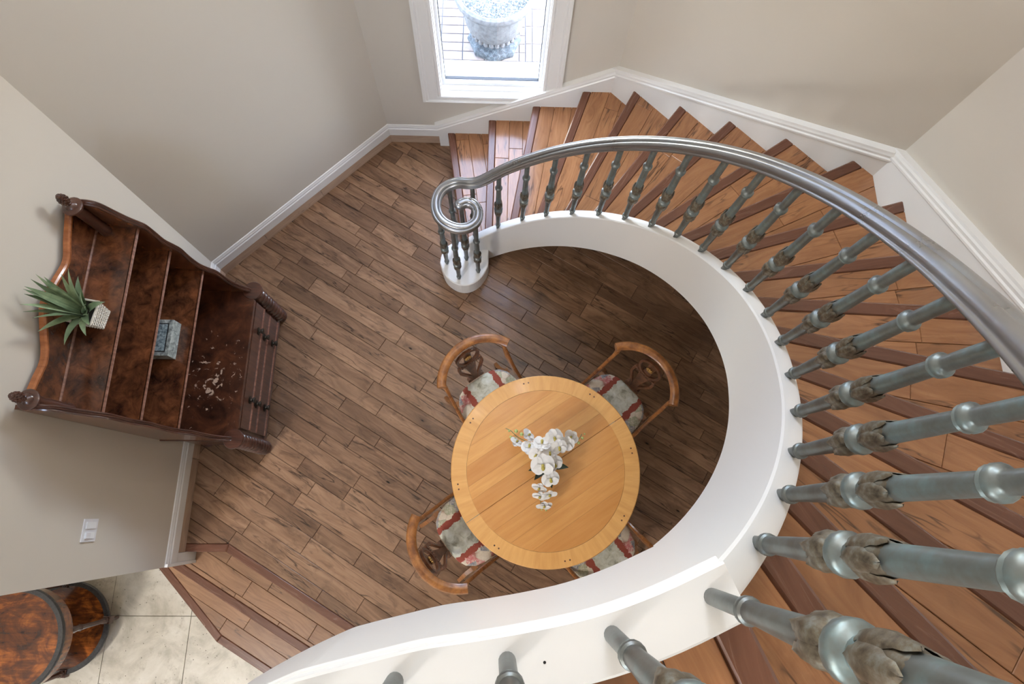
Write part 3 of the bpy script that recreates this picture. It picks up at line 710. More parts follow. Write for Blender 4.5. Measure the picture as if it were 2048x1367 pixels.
for j in range(5):
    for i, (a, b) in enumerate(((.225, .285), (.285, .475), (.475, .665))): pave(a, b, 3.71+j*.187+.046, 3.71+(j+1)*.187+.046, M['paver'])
UC = (-.045, 3.955)
urn = thing('garden_urn', 'grey cast stone urn with fluted bowl standing outside the window', 'urn', (UC[0], UC[1], ZG))
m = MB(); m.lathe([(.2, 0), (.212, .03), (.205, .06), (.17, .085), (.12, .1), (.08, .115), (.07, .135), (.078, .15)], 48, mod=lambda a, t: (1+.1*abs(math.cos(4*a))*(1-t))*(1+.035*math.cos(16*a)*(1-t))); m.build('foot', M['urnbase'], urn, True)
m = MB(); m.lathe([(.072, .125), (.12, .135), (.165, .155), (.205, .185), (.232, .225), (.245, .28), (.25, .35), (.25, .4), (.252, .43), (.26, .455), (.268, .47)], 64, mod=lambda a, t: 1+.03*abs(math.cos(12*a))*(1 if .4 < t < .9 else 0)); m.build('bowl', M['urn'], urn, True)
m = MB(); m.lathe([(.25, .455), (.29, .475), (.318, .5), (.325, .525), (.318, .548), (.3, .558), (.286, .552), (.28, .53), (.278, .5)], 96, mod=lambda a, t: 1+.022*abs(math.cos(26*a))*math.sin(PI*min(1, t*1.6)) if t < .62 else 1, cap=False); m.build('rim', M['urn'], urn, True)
m = MB(); m.lathe([(.001, .52), (.14, .525), (.283, .515)], 40, cap=False); m.build('gravel', M['gravel'], urn, True)
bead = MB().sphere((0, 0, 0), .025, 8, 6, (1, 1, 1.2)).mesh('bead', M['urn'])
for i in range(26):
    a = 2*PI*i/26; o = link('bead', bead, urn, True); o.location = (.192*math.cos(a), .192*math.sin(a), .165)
area('portal_front', (-2.35, -4.58, 4.2), (rad(90), 0, 0), 1.5, 1.6, 1, portal=True)

# ---------------------------------------------------------------- added fill lamps over the entry, landing and stair, all out of view
def fill_lamp(x, y, r, e, label):
    t = thing('fill_lamp', label, 'lamp', (x, y, ZC))
    m = MB(); m.lathe([(r+.06, 0), (r+.06, -.05), (r+.02, -.07), (r, -.06), (r, 0)], 32, (x, y, ZC)); m.build('rim', M['trim'], t)
    l = bpy.data.lights.new('fill_light', 'AREA'); l.shape = 'DISK'; l.size = 2*r; l.energy = e; l.color = (1, .985, .965)
    o = bpy.data.objects.new('fill_light', l); col.objects.link(o); o.location = (x, y, ZC-.08)
for x, y, r, e, lb in ((-3.95, -3.8, .5, FILL[1], 'added round fill lamp over the tiled entry'), (1.2, -3.2, .5, FILL[2], 'added round fill lamp over the upper landing')): fill_lamp(x, y, r, e, lb)
chd = thing('fill_chandelier', 'added fill light with six bronze arms and opal globes, out of view', 'fill_chandelier', (-.03, 1.6, 4.65))  # unseen hanging fixture, added to brighten the walls
m = MB(); m.lathe([(.012, 1.65), (.012, .1), (.05, .05), (.06, 0), (.03, -.06), (.004, -.09)], 14); m.build('stem', M['bronze'], chd, True)
M['opal'] = NT('opal_glass').done((.9, .88, .84), .4); M['opal'].node_tree.nodes['Principled BSDF'].inputs['Emission Color'].default_value = (1, .93, .84, 1); M['opal'].node_tree.nodes['Principled BSDF'].inputs['Emission Strength'].default_value = 4
globe = MB().sphere((0, 0, 0), .06, 14, 8).mesh('globe', M['opal'])
for k in range(6):
    a = 2*PI*k/6; dd = Vector((math.cos(a), math.sin(a), 0)); m = MB(); m.tube(smooth_path([dd*.04, dd*.18+Vector((0, 0, -.08)), dd*.32+Vector((0, 0, -.02)), dd*.38+Vector((0, 0, .06))], 4), .008, 6); m.build('arm', M['bronze'], chd, True)
    o = link('globe', globe, chd, True); o.location = dd*.38+Vector((0, 0, .125))
    l = bpy.data.lights.new('bulb', 'POINT'); l.energy = FILL[0]/6; l.shadow_soft_size = .07; l.color = (1, .985, .98); lo = bpy.data.objects.new('bulb', l); col.objects.link(lo); lo.location = Vector((-.03, 1.6, 4.65))+dd*.38+Vector((0, 0, .125+.14))  # point lights of the added hanging fixture

# ---------------------------------------------------------------- tall shelf cabinet against the left wall
CX0 = LA[0]+.022; Y0, Y1 = .41, 1.42
cab = thing('waterfall_bookcase', 'dark mahogany waterfall bookcase with three shelves over a drawer chest', 'bookcase', (-1.85, .9, 0))
zb = smooth_path([(y, z, 0) for y, z in ((Y0+.02, 1.715), (.55, 1.685), (.66, 1.66), (.78, 1.70), (.9, 1.735), (1.02, 1.70), (1.14, 1.66), (1.25, 1.685), (Y1-.02, 1.715))], 5)
top = [(CX0, p.x, p.y) for p in zb]
m = MB(); m.slab([(CX0, Y1-.02, .5), (CX0, Y0+.02, .5)]+top, None, (.014, 0, 0)); m.build('back_panel', M['burl'], cab)
m = MB(); m.sweep([(CX0+.01, p.x, p.y) for p in zb], [(-.002, -.012), (.0, -.012), (.016, -.012), (.018, 0), (.012, .008), (-.01, .008), (-.012, 0), (-.01, -.012)], up=(0, 0, 1)); m.build('crest_moulding', M['edge'], cab)
SIDE = [(-2.04, 1.75), (-1.975, 1.748), (-1.93, 1.72), (-1.9, 1.645), (-1.872, 1.575), (-1.845, 1.53)], [(-1.845, 1.53), (-1.828, 1.49), (-1.826, 1.4), (-1.826, 1.32), (-1.806, 1.255)], [(-1.806, 1.255), (-1.793, 1.2), (-1.797, 1.09), (-1.79, .985), (-1.765, .925)], [(-1.765, .925), (-1.735, .87), (-1.722, .74), (-1.695, .645), (-1.64, .575)]
prof_side = []
for sgm in SIDE: prof_side += [(p.x, p.y) for p in smooth_path([(x, z, 0) for x, z in sgm], 4)][:-1]
prof_side.append((-1.64, .572))
for y0, y1 in ((Y0, Y0+.02), (Y1-.02, Y1)):
    m = MB(); m.slab([(CX0, y0, .56), (CX0, y0, 1.745)]+[(x, y0, z) for x, z in prof_side]+[(-1.66, y0, .56)], None, (0, .02, 0)); m.build('side_panel', M['burl'], cab)
    m = MB(); yc = (y0+y1)/2; m.sweep([(x, yc, z) for x, z in prof_side], [(.014, -.006), (.015, .001), (.009, .006), (.004, .003), (0, .008), (-.004, .003), (-.009, .006), (-.015, .001), (-.014, -.006)], up=(.7, 0, .7)); m.build('edge_moulding', M['mahog'], cab)
for z, x1 in ((1.5, -1.868), (1.215, -1.848), (.93, -1.795)):
    m = MB(); m.box(CX0, x1, Y0+.02, Y1-.02, z-.02, z); sh = m.build('shelf', M['burl'], cab)
    m = MB(); m.sweep([(x1, Y0+.02, z-.011), (x1, Y1-.02, z-.011)], [(-.004, -.009), (.001, -.009), (.004, -.006), (.001, -.0035), (.004, -.001), (.001, .0015), (.004, .005), (.002, .011), (-.004, .011)], smooth=False); m.build('reeded_edge', M['reed'], sh)
m = MB(); m.sweep([(CX0+.017, Y0+.02, 1.506), (CX0+.017, Y1-.02, 1.506)], [(-.004, -.006), (.003, -.006), (.003, 0), (-.004, .006)], smooth=False); m.build('back_bead', M['reed'], cab)
for yc in (Y0+.04, Y1-.04):
    m = MB(); m.lathe([(.03, 1.5), (.03, 1.512), (.027, 1.52), (.027, 1.742), (.034, 1.75), (.046, 1.752), (.048, 1.764), (.04, 1.77)], 20, (-2.02, yc, 0)); po = m.build('post', M['mahog'], cab)
    m = MB(); m.lathe([(.028, 1.768), (.024, 1.778), (.012, 1.786), (.011, 1.794), (.02, 1.8), (.021, 1.804), (.016, 1.808)], 16, (-2.02, yc, 0))
    for r_ in range(6):
        zz = 1.81+r_*.009; rr = [.02, .0235, .0235, .021, .016, .009][r_]
        for i in range(9): a = 2*PI*(i+.5*(r_ % 2))/9; m.sphere((-2.02+rr*.8*math.cos(a), yc+rr*.8*math.sin(a), zz), .0072, 6, 4, (1, 1, 1.2))
    m.sphere((-2.02, yc, 1.834), .017, 10, 6, (1, 1, 1.9)); m.build('pinecone_finial', M['mahog'], po)
# chest
XF = -1.63
m = MB(); m.box(CX0, XF, Y0+.025, Y1-.025, .06, .552); m.build('chest_body', M['mahog'], cab)
m = MB()
tp = [(CX0, Y0+.008), (-1.66, Y0+.008), (-1.605, Y0+.08), (-1.605, Y1-.08), (-1.66, Y1-.008), (CX0, Y1-.008)]
m.prism(tp, .552, .572, .004); m.build('chest_top', M['chest_top'], cab)
m = MB(); m.box(CX0, -1.66, Y0-.004, Y0+.01, .545, .566, .002); m.build('side_moulding', M['mahog'], cab)
m = MB(); m.box(CX0, XF+.012, Y0+.03, Y1-.03, .045, .085, .004); m.build('base_moulding', M['mahog'], cab)
for z0, z1, dx in ((.405, .545, .028), (.25, .398, .012), (.092, .243, .012)):
    m = MB(); m.slab([(XF, Y0+.085, z0), (XF, Y1-.085, z0), (XF, Y1-.085, z1), (XF, Y0+.085, z1)], None, (dx, 0, 0)); dr = m.build('drawer', M['mahog'], cab)
    m = MB(); m.sweep([(XF+dx, Y0+.088, z0+.006), (XF+dx, Y1-.088, z0+.006)], [(-.004, -.006), (.006, -.006), (.009, 0), (.006, .006), (-.004, .006)], smooth=True); m.build('cockbead', M['reed'], dr)
    for yk in (.688, 1.16):
        zc = (z0+z1)/2-.02; Mx = Matrix.Rotation(PI/2, 3, 'Y')
        m = MB(); m.lathe([(.026, 0), (.027, .004), (.022, .006), (.012, .008), (.009, .018), (.016, .022), (.02, .028), (.018, .034), (.006, .036)], 16, (XF+dx, yk, zc), M=Mx); kb = m.build('knob', M['knob'], dr)
for yc in (Y0+.012, Y1-.012):
    x = -1.628; pr = [(.05, .06)]
    for i in range(9):
        z = .075+i*.048; pr += [(.04, z), (.051, z+.009), (.054, z+.019), (.051, z+.029), (.04, z+.038)]
    pr += [(.045, .53), (.056, .535), (.056, .55), (.062, .556), (.064, .568), (.06, .575), (.001, .5755)]
    m = MB(); m.lathe(pr, 24, (x, yc, 0)); tu = m.build('turret', M['mahog'], cab)
    for p in tu.data.polygons: pass
    m = MB(); m.lathe([(.03, 0), (.046, .012), (.05, .03), (.042, .05), (.034, .062)], 18, (x, yc, 0)); m.build('foot', M['mahog'], cab)
for yc in (Y0+.06, Y1-.06):
    m = MB(); m.lathe([(.03, 0), (.046, .012), (.05, .03), (.042, .05), (.034, .062)], 14, (CX0+.05, yc, 0)); m.build('foot', M['mahog'], cab)

# marbled box on the lowest shelf
bx = thing('stone_box', 'grey marbled stone box with a black line border on its lid', 'box', (-1.95, .95, .93))
m = MB(); m.box(-2.035, -1.868, .84, 1.056, .931, 1.0); m.build('body', M['shagreen'], bx)
m = MB(); m.box(-2.035, -1.868, .84, 1.056, 1.0005, 1.018, .002); ld = m.build('lid', M['shagreen'], bx)
m = MB(); frame2 = ((-2.018, -1.889, .862, .868), (-2.018, -1.889, 1.028, 1.034), (-2.018, -2.012, .868, 1.028), (-1.895, -1.889, .868, 1.028))
for a, b, c, d in frame2: m.box(a, b, c, d, 1.0172, 1.0186)
m.build('border', M['black'], ld)
m = MB(); m.box(-2.012, -1.895, .868, 1.028, 1.017, 1.0183); m.build('inlay', M['shagtop'], ld)

# basket with strap-leaved plant on the top shelf
BXC = Vector((-1.972, .905)); ba = rad(-9)
bk = thing('basket_plant', 'green strap leaved plant in a square white wicker basket on the top shelf', 'plant', (BXC.x, BXC.y, 1.5), ba)
HB_, b0, b1_ = .115, .044, .058
def bpt(side, u, h):
    w = b0+(b1_-b0)*h/HB_; a = side*PI/2; c, s = math.cos(a), math.sin(a); x, y = u*w, -w; return Vector((c*x-s*y, s*x+c*y, h))
m = MB(); m.lathe([(b0*1.36, .001), (b1_*1.36, HB_-.004)], 4, M=Matrix.Rotation(PI/4, 3, 'Z'), smooth=False); m.build('basket_liner', M['soil'], bk, True)
m = MB()
for sd in range(4):
    for r_ in range(10):
        h = .006+r_*.0112; pth = []
        for i in range(29):
            u = -1+2*i/28; p = bpt(sd, u, h); nrm = bpt(sd, 0, h); nrm.z = 0; nrm.normalize(); pth.append(p+nrm*(.0024*math.cos(PI*i/2+PI*(r_ % 2))+.001))
        m.tube(pth, .0032, 5)
    for i in range(8):
        u = -1+2*i/7; m.tube([bpt(sd, u, .0), bpt(sd, u, HB_)], .0026, 5, up=(1, 0, 0))
    nrm = [bpt(sd, -1.03, HB_), bpt(sd, 1.03, HB_)]; m.tube(nrm, .0055, 6); m.tube([bpt(sd, -1.03, .002), bpt(sd, 1.03, .002)], .0045, 6)
m.build('wicker_weave', M['wicker'], bk, True)
def blade(L, w, az, el, droop, twist=0, n=9):
    """tapering channelled leaf; returns verts for MB"""
    m = MB(); vs = []; d = Vector((math.cos(az), math.sin(az), 0)); sd = Vector((-d.y, d.x, 0)); p = Vector((.012*math.cos(az), .012*math.sin(az), .085)); e = el
    for i in range(n):
        t = i/(n-1); ww = w*(.55+.9*t if t < .35 else (1-((t-.35)/.65)**1.7)*.865+.0)
        up = (d*(-math.sin(e))+Vector((0, 0, math.cos(e)))); s2 = (sd*math.cos(twist*t)+up*math.sin(twist*t))
        vs += [p-s2*ww*.5+up*ww*.16, p, p+s2*ww*.5+up*ww*.16, p-up*.0016]
        p = p+(d*math.cos(e)+Vector((0, 0, math.sin(e))))*(L/(n-1)); e -= droop/(n-1)
    fs = []
    for i in range(n-1):
        a = i*4; b = a+4
        for x, y in ((0, 1), (1, 2), (2, 3), (3, 0)): fs.append((a+x, a+y, b+y, b+x))
    m.add(vs, fs, True); return m
LV = [(192, 82, .31, .034, .12), (180, 84, .33, .034, .1), (168, 84, .33, .038, .1), (215, 78, .31, .036, .2), (140, 80, .3, .034, .25), (172, 76, .28, .044, .15), (215, 70, .27, .038, .25), (125, 74, .25, .032, .4), (105, 70, .22, .03, .7), (70, 68, .21, .042, .5), (240, 62, .23, .032, .6), (260, 50, .19, .034, 1.2), (290, 56, .14, .032, 1.5), (20, 62, .13, .036, 1.4), (90, 74, .24, .028, .9), (0, 80, .16, .036, .7), (255, 74, .3, .034, .2), (120, 80, .31, .034, .2), (45, 78, .17, .04, .5), (330, 74, .13, .036, .8), (310, 66, .12, .034, 1.3)]
for az, el, L, w, dr in LV: blade(L, w*1.3, rad(az)-ba, rad(el), dr, R.uniform(-.5, .5)).build('leaf', M['leaf'], bk, True)

# light switch
sw = thing('light_switch', 'white double light switch plate on the left wall', 'switch', (LA[0], -.112, 1.05))
m = MB(); m.slab([(LA[0], -.169, .994), (LA[0], -.055, .994), (LA[0], -.055, 1.106), (LA[0], -.169, 1.106)], None, (.006, 0, 0)); m.build('plate', M['plastic'], sw)
m = MB(); m.slab([(LA[0]+.006, -.104, 1.012), (LA[0]+.006, -.07, 1.012), (LA[0]+.006, -.07, 1.088), (LA[0]+.006, -.104, 1.088)], None, (.004, 0, 0)); m.build('rocker', M['sash'], sw)
m = MB(); m.slab([(LA[0]+.006, -.155, 1.012), (LA[0]+.006, -.121, 1.012), (LA[0]+.006, -.121, 1.088), (LA[0]+.006, -.155, 1.088)], None, (.003, 0, 0)); m.build('rocker', M['sash'], sw)
m = MB(); m.slab([(LA[0]+.009, -.152, 1.05), (LA[0]+.009, -.124, 1.05), (LA[0]+.009, -.124, 1.085), (LA[0]+.009, -.152, 1.085)], None, (.005, 0, 0)); m.build('dimmer', M['plastic'], sw)

# ---------------------------------------------------------------- round table
TC = Vector((.315, .245)); TZ = .76; TR = .565; SA = rad(34)
tb = thing('round_table', 'round golden wood pedestal table with a banded border', 'table', (TC.x, TC.y, 0))
sdv = Vector((math.cos(SA), math.sin(SA))); snv = Vector((-sdv.y, sdv.x))
def ring_half(r0, r1, sgn, z0, z1, n=48, g=.0015):
    """half ring on one side of the seam"""
    P = []
    for i in range(n+1):
        a = SA+(0 if sgn > 0 else PI)+PI*i/n; P.append((r1*math.cos(a), r1*math.sin(a)))
    Q = [(p[0]*r0/r1, p[1]*r0/r1) for p in P]; vs = []
    off = snv*(g*sgn)
    for (x, y) in P: vs += [(TC.x+x+off.x, TC.y+y+off.y, z0), (TC.x+x+off.x, TC.y+y+off.y, z1-.005), (TC.x+x*(r1-.005)/r1+off.x, TC.y+y*(r1-.005)/r1+off.y, z1)]
    b = len(vs)
    for (x, y) in Q: vs += [(TC.x+x+off.x, TC.y+y+off.y, z0), (TC.x+x+off.x, TC.y+y+off.y, z1)]
    fs = []
    for i in range(n):
        a = 3*i; c = b+2*i
        fs += [(a, a+3, a+4, a+1), (a+1, a+4, a+5, a+2), (a+2, a+5, c+3, c+1), (c, c+1, c+3, c+2), (a, c, c+2, a+3)]
    fs += [(0, 1, 2, b+1, b), (3*n, b+2*n, b+2*n+1, 3*n+2, 3*n+1)]
    return MB().add(vs, fs)
def band_uv(c):
    a = math.atan2(c.y-TC.y, c.x-TC.x); return (math.hypot(c.x-TC.x, c.y-TC.y)*4, a*1.2)
t_band = NT('table_band'); uvv = t_band.coord('UV', (1, 12, 1)); gg = t_band.noise(uvv, 1.2, 4, .55); M['band'] = t_band.done(t_band.ramp(gg, (.3, srgb(212, 154, 86)), (.7, srgb(228, 174, 104))), .36, 0, .5, .25)
for sg in (1, -1):
    bd = ring_half(.4723, TR, sg, TZ-.026, TZ).build('border', M['band'], tb, uvf=band_uv)
    for a in (22, 67, 113, 158) if sg > 0 else (202, 247, 293, 338):
        for k in (-1, 1):
            aa = rad(a-10+1.6*k); m = MB(); m.lathe([(.0052, TZ-.004), (.0052, TZ+.0006)], 8, (TC.x+.53*math.cos(aa), TC.y+.53*math.sin(aa), 0)); m.build('peg', M['splat'], bd)
m = MB(); m.lathe([(.472, TZ-.026), (.472, TZ-.012)], 48, (TC.x, TC.y, 0)); m.build('tabletop', M['table'], tb)
edges = [-.475, -.34, -.235, -.125, 0, .09, .165, .27, .36, .475]
for i in range(9):
    v0, v1 = edges[i], edges[i+1]; circ = [(TC.x+.4725*math.cos(2*PI*j/96), TC.y+.4725*math.sin(2*PI*j/96)) for j in range(96)]
    a0, a1 = (v0+.0013 if v0 == 0 else v0), (v1-.0013 if v1 == 0 else v1)
    pl_ = clips(circ, [(snv.x, snv.y, snv.dot(TC)+a1), (-snv.x, -snv.y, -(snv.dot(TC)+a0))])
    if pl_: plank_obj('board', pl_, TZ, .012, M['board'], tb, sdv, .0004, .0002)
m = MB(); m.lathe([(.06, .14), (.1, .16), (.11, .2), (.075, .26), (.06, .36), (.07, .5), (.09, .58), (.075, .66), (.13, .7), (.2, .734)], 24, (TC.x, TC.y, 0)); m.build('pedestal', M['chair'], tb)
for k in range(4):
    a = SA+PI/4+k*PI/2; dd = Vector((math.cos(a), math.sin(a), 0)); b = Vector((TC.x, TC.y, 0))
    m = MB(); m.sweep(smooth_path([b+dd*.05+Vector((0, 0, .2)), b+dd*.16+Vector((0, 0, .19)), b+dd*.28+Vector((0, 0, .1)), b+dd*.4+Vector((0, 0, .022))], 5), [(-.025, -.022), (.025, -.022), (.025, .022), (-.025, .022)], smooth=False); m.build('foot', M['chair'], tb)

# ---------------------------------------------------------------- chairs (local: y = backwards, origin at the back of the seat on the floor)
def seat_outline(k=1.0, grow=0):
    P = [(0, .0), (.06, .002), (.11, -.006), (.16, -.03), (.195, -.075), (.212, -.14), (.218, -.22), (.222, -.32), (.218, -.385), (.19, -.41), (.1, -.42), (0, -.422)]
    P = P+[(-x, y) for x, y in P[-2:0:-1]]; return [(x*(1+grow), (y+.21)*(1+grow)-.21) for x, y in P]
def make_chair():
    t = thing('dining_chair', 'chair', 'chair')
    o1 = seat_outline(); n = len(o1); rings = []
    for g, z in ((-.02, .425), (0.0, .432), (.012, .448), (.0, .464), (-.06, .476), (-.2, .484), (-.5, .488)):
        rings.append([(x, y, z) for x, y in seat_outline(1, g)])
    vs = [p for r in rings for p in r]; fs = [(k*n+i, k*n+(i+1) % n, (k+1)*n+(i+1) % n, (k+1)*n+i) for k in range(len(rings)-1) for i in range(n)]+[tuple(range(n))[::-1], tuple(range((len(rings)-1)*n, len(rings)*n))]
    if area2(o1) < 0: fs = [f[::-1] for f in fs]
    m = MB(); m.add(vs, fs, True); m.build('seat', M['fabric'], t, True)
    m = MB(); oo = seat_outline(1, -.03); m.prism(oo, .375, .427, .0); m.build('seat_frame', M['chair'], t, True)
    # crest rail: rounded bow
    cp = [(math.sin(a)*.275, -.115+math.cos(a)*.262) for a in [rad(-63+126*i/20) for i in range(21)]]
    m = MB(); m.sweep([(x, y, .845+.012*(1-(x/.245)**2)) for x, y in cp], [(-.022, -.024), (-.012, -.034), (.012, -.034), (.018, -.02), (.03, .004), (.03, .014), (.02, .023), (0, .027), (-.018, .024), (-.026, .012)], up=(0, 0, 1)); m.build('crest_rail', M['chair'], t, True)
    for s in (-1, 1):
        m = MB(); m.sweep(smooth_path([(s*.226, .03, .83), (s*.222, -.005, .74), (s*.226, -.075, .6), (s*.234, -.17, .49), (s*.238, -.28, .425), (s*.236, -.4, .405)], 6), [(-.011, -.017), (.011, -.017), (.011, .013), (.005, .017), (-.005, .017), (-.011, .013)], up=(0, .3, 1), smooth=False); m.build('stile', M['chair'], t, True)
        m = MB(); m.sweep(smooth_path([(s*.226, -.37, .42), (s*.226, -.385, .3), (s*.226, -.4, .15), (s*.226, -.44, .0)], 4), [(-.016, -.018), (.016, -.018), (.016, .018), (-.016, .018)], up=(0, 1, .2), smooth=False, scale=lambda q: 1-.25*q); m.build('leg', M['chair'], t, True)
        m = MB(); m.sweep(smooth_path([(s*.2, -.06, .42), (s*.205, -.04, .3), (s*.212, .02, .14), (s*.225, .1, .0)], 4), [(-.015, -.018), (.015, -.018), (.015, .018), (-.015, .018)], up=(0, 1, .2), smooth=False, scale=lambda q: 1-.2*q); m.build('leg', M['chair'], t, True)
    # lyre splat rising from the seat to the crest rail
    def sp(x, h):                                # point on the leaning splat plane, h 0..1
        return Vector((x, .006+.105*h+.02*math.sin(PI*h), .47+.36*h))
    m = MB(); m.slab([sp(-.06, 0), sp(.06, 0), sp(.056, .06), sp(-.056, .06)], None, (0, .02, 0)); base = m.build('splat_shoe', M['splat'], t, True)
    m = MB()
    for s in (-1, 1):
        m.sweep(smooth_path([sp(s*.03, .03), sp(s*.034, .15), sp(s*.06, .26), sp(s*.082, .38), sp(s*.078, .5), sp(s*.06, .55)], 5), [(-.009, -.008), (.009, -.008), (.009, .008), (-.009, .008)], up=(0, 1, 0))
    m.slab([sp(-.03, .03), sp(.03, .03), sp(.02, .18), sp(.045, .5), sp(-.045, .5), sp(-.02, .18)], None, (0, .012, 0))
    m.sweep([sp(x, .5+.3*(x/.08)**2*.1) for x in (-.085, -.05, 0, .05, .085)], [(-.012, -.009), (.012, -.009), (.012, .009), (-.012, .009)], up=(0, 1, 0))
    spl = m.build('splat', M['splat'], t, True)
    m = MB(); c = [(.076*math.cos(2*PI*i/28), .74+.215*math.sin(2*PI*i/28)) for i in range(28)]
    m.sweep([sp(x, h) for x, h in c], [(-.0085, -.009), (.0085, -.009), (.0085, .009), (-.0085, .009)], up=(0, 1, -.3), closed=True); m.build('ring', M['splat'], t, True)
    m = MB(); m.slab([sp(-.03, .55), sp(.03, .55), sp(.024, .68), sp(.03, .9), sp(-.03, .9), sp(-.024, .68)], None, (0, .012, 0)); m.build('ring_carving', M['splat'], t, True)
    m = MB(); cc = sp(0, .74)+Vector((0, -.006, .0)); m.sphere(cc, .009, 8, 5)
    for i in range(8): a = 2*PI*i/8; m.sphere(cc+Vector((.017*math.cos(a), -.002, .017*math.sin(a))), .0078, 6, 4)
    m.build('rosette', M['brass'], t, True)
    for i in range(9):
        if i == 0: bm_ = MB().sphere((0, 0, 0), .007, 6, 4, (.8, 1, 1.3)).mesh('carved_bead', M['splat'])
        x = -.06+.015*i; o = link('carved_bead', bm_, spl, True); o.location = sp(x, .5)+Vector((0, -.009, .004))
    return t
CH = [(125.5, .741, 'fruitwood chair by the scroll end of the stair, floral seat, tapestry panel clear of the table', 'A'), (42.8, .81, '', ''), (218.0, .752, '', ''), (308, .765, '', '')]
LBL = ['bow-backed wooden chair on the window side of the table, nearest the scrolled handrail', 'bow-backed wooden chair in the shade under the stair, beside the table seam', 'bow-backed wooden chair nearest the plank steps to the tiled entry', 'wooden chair mostly hidden under the white landing edge, only seat and stiles showing']
c0 = make_chair()
for i, (a, dist, _, _) in enumerate(CH):
    p = TC+Vector((math.cos(rad(a)), math.sin(rad(a))))*dist; rz = rad(a-90)
    if i == 0: o = c0; o.location = (p.x, p.y, 0); o.rotation_euler = (0, 0, rz)
    else: o = dup_tree(c0, (p.x, p.y, 0), rz)
    tag(o, LBL[i], 'chair', 'bow-backed chairs around the table')

# ---------------------------------------------------------------- white orchids on the table
orc = thing('orchid_arrangement', 'white orchid arrangement with green buds in the middle of the table', 'flowers', (.315, .265, TZ))
OX, OY = .315, .265
m = MB(); m.lathe([(.04, .001), (.055, .03), (.058, .07), (.05, .085), (.001, .085)], 20); m.build('pot', M['soil'], orc, True)
def petal_mesh(L, w, cup, name):
    m = MB(); vs = []; n = 8
    for i in range(n+1):
        t = i/n; ww = w*(min(1, t*3.2+.15)**.8)*math.sqrt(max(.02, 1-max(0, (t-.5)/.52)**2.4))*.5; zz = cup*math.sin(PI*.5*t)*.6-cup*t*t*.7
        for s in (-1, -.5, 0, .5, 1): vs.append((ww*s, L*t, zz+abs(s)**2*cup*.25))
    fs = [(i*5+j, i*5+j+1, (i+1)*5+j+1, (i+1)*5+j) for i in range(n) for j in range(4)]; m.add(vs, fs, True); return m.mesh(name, M['petal'])
pm_big, pm_small = petal_mesh(.044, .062, .012, 'petal'), petal_mesh(.043, .04, .012, 'petal')
lipm = MB().sphere((0, 0, .01), .006, 8, 5, (1, 1, .9)); lipm.sphere((0, -.01, .011), .0075, 8, 5, (1, 1.4, .6)); lip_me = lipm.mesh('flower', M['lip'])
def flower(px, py, z, az, tilt, s=1.0):
    """px,py in the plan of the arrangement; az: direction the lip points; tilt from facing up"""
    o = link('flower', lip_me, orc, True); o.location = (px, py, z); o.rotation_euler = (tilt, 0, az); o.scale = (s, s, s)
    for k, (a, me) in enumerate(((90, pm_small), (12, pm_big), (168, pm_big), (-42, pm_small), (222, pm_small))):
        p = link('petal', me, o, True); p.rotation_euler = (R.uniform(-.12, .2), R.uniform(-.1, .1), rad(a-90)); p.location = (0, 0, .001*k)
    return o
def op(cx, cy, z):
    """place above the table: plan position of a bloom"""
    return (cx, cy, z)
FL = [(-.205, .118, .17, 2.6, .9, .9), (-.14, .155, .2, 2.2, .8, .95), (-.135, .085, .22, 2.9, .5, 1.05), (-.065, .105, .25, 3.0, .4, 1.1), (.005, .14, .25, .4, .3, 1.2), (.03, .085, .27, .2, .4, 1.05), (.075, .11, .23, -.3, .6, 1.1), (.115, .155, .19, -.9, .9, 1.0), (-.02, .06, .25, .1, .3, 1.0), (-.065, -.015, .3, .1, .35, 1.5), (.0, -.005, .27, .6, .6, 1.15), (-.02, -.085, .26, .3, .6, 1.15), (-.075, -.13, .21, -.3, 1.1, 1.0), (-.02, -.165, .2, .2, 1.1, 1.0), (-.07, -.175, .18, -.2, 1.2, 1.0), (-.045, -.225, .14, .1, 1.2, 1.05), (-.095, .045, .24, -.5, .4, 1.0)]
for x, y, z, az, ti, s in FL: flower(x+.02, y-.005, z, az, ti, s)
def stemp(pts): m = MB(); m.tube(smooth_path(pts, 5), .0022, 5); m.build('stem', M['stem'], orc, True)
stemp([(0, 0, .08), (-.02, .03, .2), (-.08, .09, .22), (-.17, .14, .17), (-.215, .185, .13), (-.245, .2, .12)]); stemp([(.01, 0, .08), (.02, .05, .21), (.06, .1, .23), (.13, .115, .17), (.175, .135, .14), (.2, .17, .13)]); stemp([(0, -.01, .08), (-.02, -.02, .26), (-.035, -.09, .23), (-.045, -.17, .17), (-.04, -.25, .1)])
bud_me = MB().sphere((0, 0, 0), .0095, 8, 6, (1, 1, 1.2)).mesh('bud', M['bud'])
for x, y, z, s in ((-.205, .185, .16, 1.2), (-.175, .165, .18, 1.2), (-.215, .14, .15, 1.2), (-.235, .155, .13, .9), (-.245, .19, .13, .8), (.145, .14, .18, 1.1), (.155, .12, .17, 1.0), (.12, .105, .18, 1.1), (.18, .15, .15, .9), (.195, .175, .14, .6), (-.03, -.255, .1, .6), (-.055, -.25, .1, .6)):
    o = link('bud', bud_me, orc, True); o.location = (x+.02, y-.005, z); o.scale = (s, s, s)
def oleaf(az, L, w, el):
    m = blade(L, w, az, el, 1.0); m.v = [(x, y, z-.02) for x, y, z in m.v]; m.build('leaf', M['dleaf'], orc, True)
for az, L, w, el in ((-10, .13, .06, .9), (150, .14, .055, 1.0), (230, .13, .06, .9), (280, .14, .06, .7), (60, .14, .05, 1.1), (110, .16, .045, 1.2), (200, .12, .05, .8)): oleaf(rad(az), L, w, el)

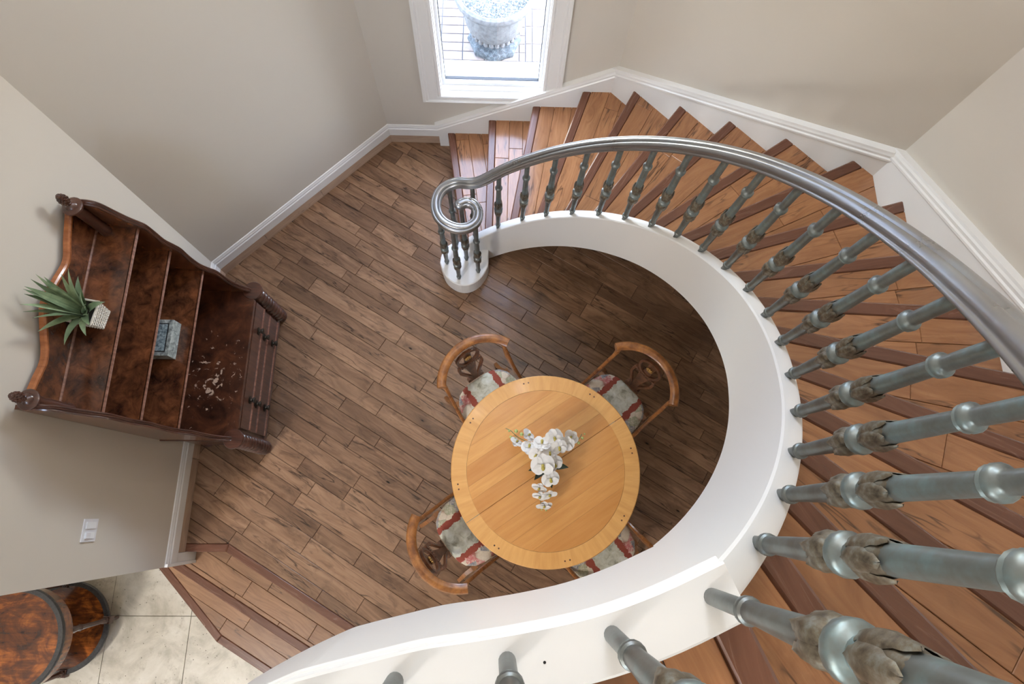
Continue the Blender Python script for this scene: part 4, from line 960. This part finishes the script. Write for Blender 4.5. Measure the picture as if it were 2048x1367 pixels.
# ---------------------------------------------------------------- round two-tier side table on the tile
DC = (-3.03, -.82); ZD = ZE
dt = thing('drum_side_table', 'round two-tier flame mahogany side table on the tiled floor', 'table', (DC[0], DC[1], ZD))
def disc(name, r, z0, z1, mat, par, band=True):
    m = MB(); m.lathe([(r, z0), (r, z1-.006), (r-.006, z1), (.001, z1+.0005)], 64, (DC[0], DC[1], 0)); o = m.build(name, mat, par)
    if band:
        m = MB(); m.lathe([(r-.03, z1+.0015), (r-.002, z1+.0022), (r+.004, z1-.004), (r+.004, z1-.016), (r, z1-.02)], 64, (DC[0], DC[1], 0), cap=False); m.build('rim_band', M['leather'], o)
    return o
disc('top', .325, .128, .15, M['flame'], dt)
m = MB(); m.lathe([(.31, .035), (.314, .04), (.314, .128), (.30, .128), (.30, .035)], 64, (DC[0], DC[1], 0), cap=False); m.build('apron', M['flame'], dt)
disc('shelf', .306, -.375, -.35, M['flame'], dt)
for k in range(4):
    a = rad(10+90*k); x, y = DC[0]+.296*math.cos(a), DC[1]+.296*math.sin(a)
    m = MB(); m.lathe([(.008, ZD), (.014, ZD+.01), (.013, ZD+.05), (.02, ZD+.08), (.022, -.385)], 14, (x, y, 0)); m.box(x-.026, x+.026, y-.026, y+.026, -.385, -.335, .004)
    m.lathe([(.02, -.335), (.024, -.325), (.017, -.315), (.021, -.3), (.015, -.29), (.016, -.1), (.019, -.06), (.024, -.055), (.02, -.045), (.018, -.02), (.024, .01), (.02, .036)], 16, (x, y, 0), mod=lambda aa, t: 1-.1*abs(math.cos(4*aa))); m.build('leg', M['mahog'], dt)

# ---------------------------------------------------------------- shoe tip on the landing
sh = thing('shoe', 'dark grey shoe toe on the landing floor behind the railing', 'shoe', (.15, -.33, ZL))
rings = []
for t, w, h in ((0, .012, .012), (.012, .026, .028), (.04, .038, .04), (.09, .044, .052), (.15, .04, .075), (.2, .036, .095), (.25, .034, .1), (.275, .02, .09)):
    rings.append([(w*math.cos(q), -t, .012+h*max(0, math.sin(q))**.8) for q in [PI*i/10 for i in range(11)]])
k = 11; m = MB(); m.add([p for r_ in rings for p in r_], [(i*k+j, (i+1)*k+j, (i+1)*k+j+1, i*k+j+1) for i in range(len(rings)-1) for j in range(k-1)]+[tuple(range(k)), tuple(range((len(rings)-1)*k, len(rings)*k))[::-1]], True)
m.v = [(x, y+.07, z) for x, y, z in m.v]; m.build('upper', M['shoe'], sh, True)
m = MB(); so_ = [(0, .075), (.03, .06), (.044, .02), (.048, -.03), (.036, -.1), (.038, -.17), (.02, -.208), (0, -.21)]; m.prism([(x, y) for x, y in so_]+[(-x, y) for x, y in so_[-2:0:-1]], .001, .014, .003); m.build('sole', M['sole'], sh, True)
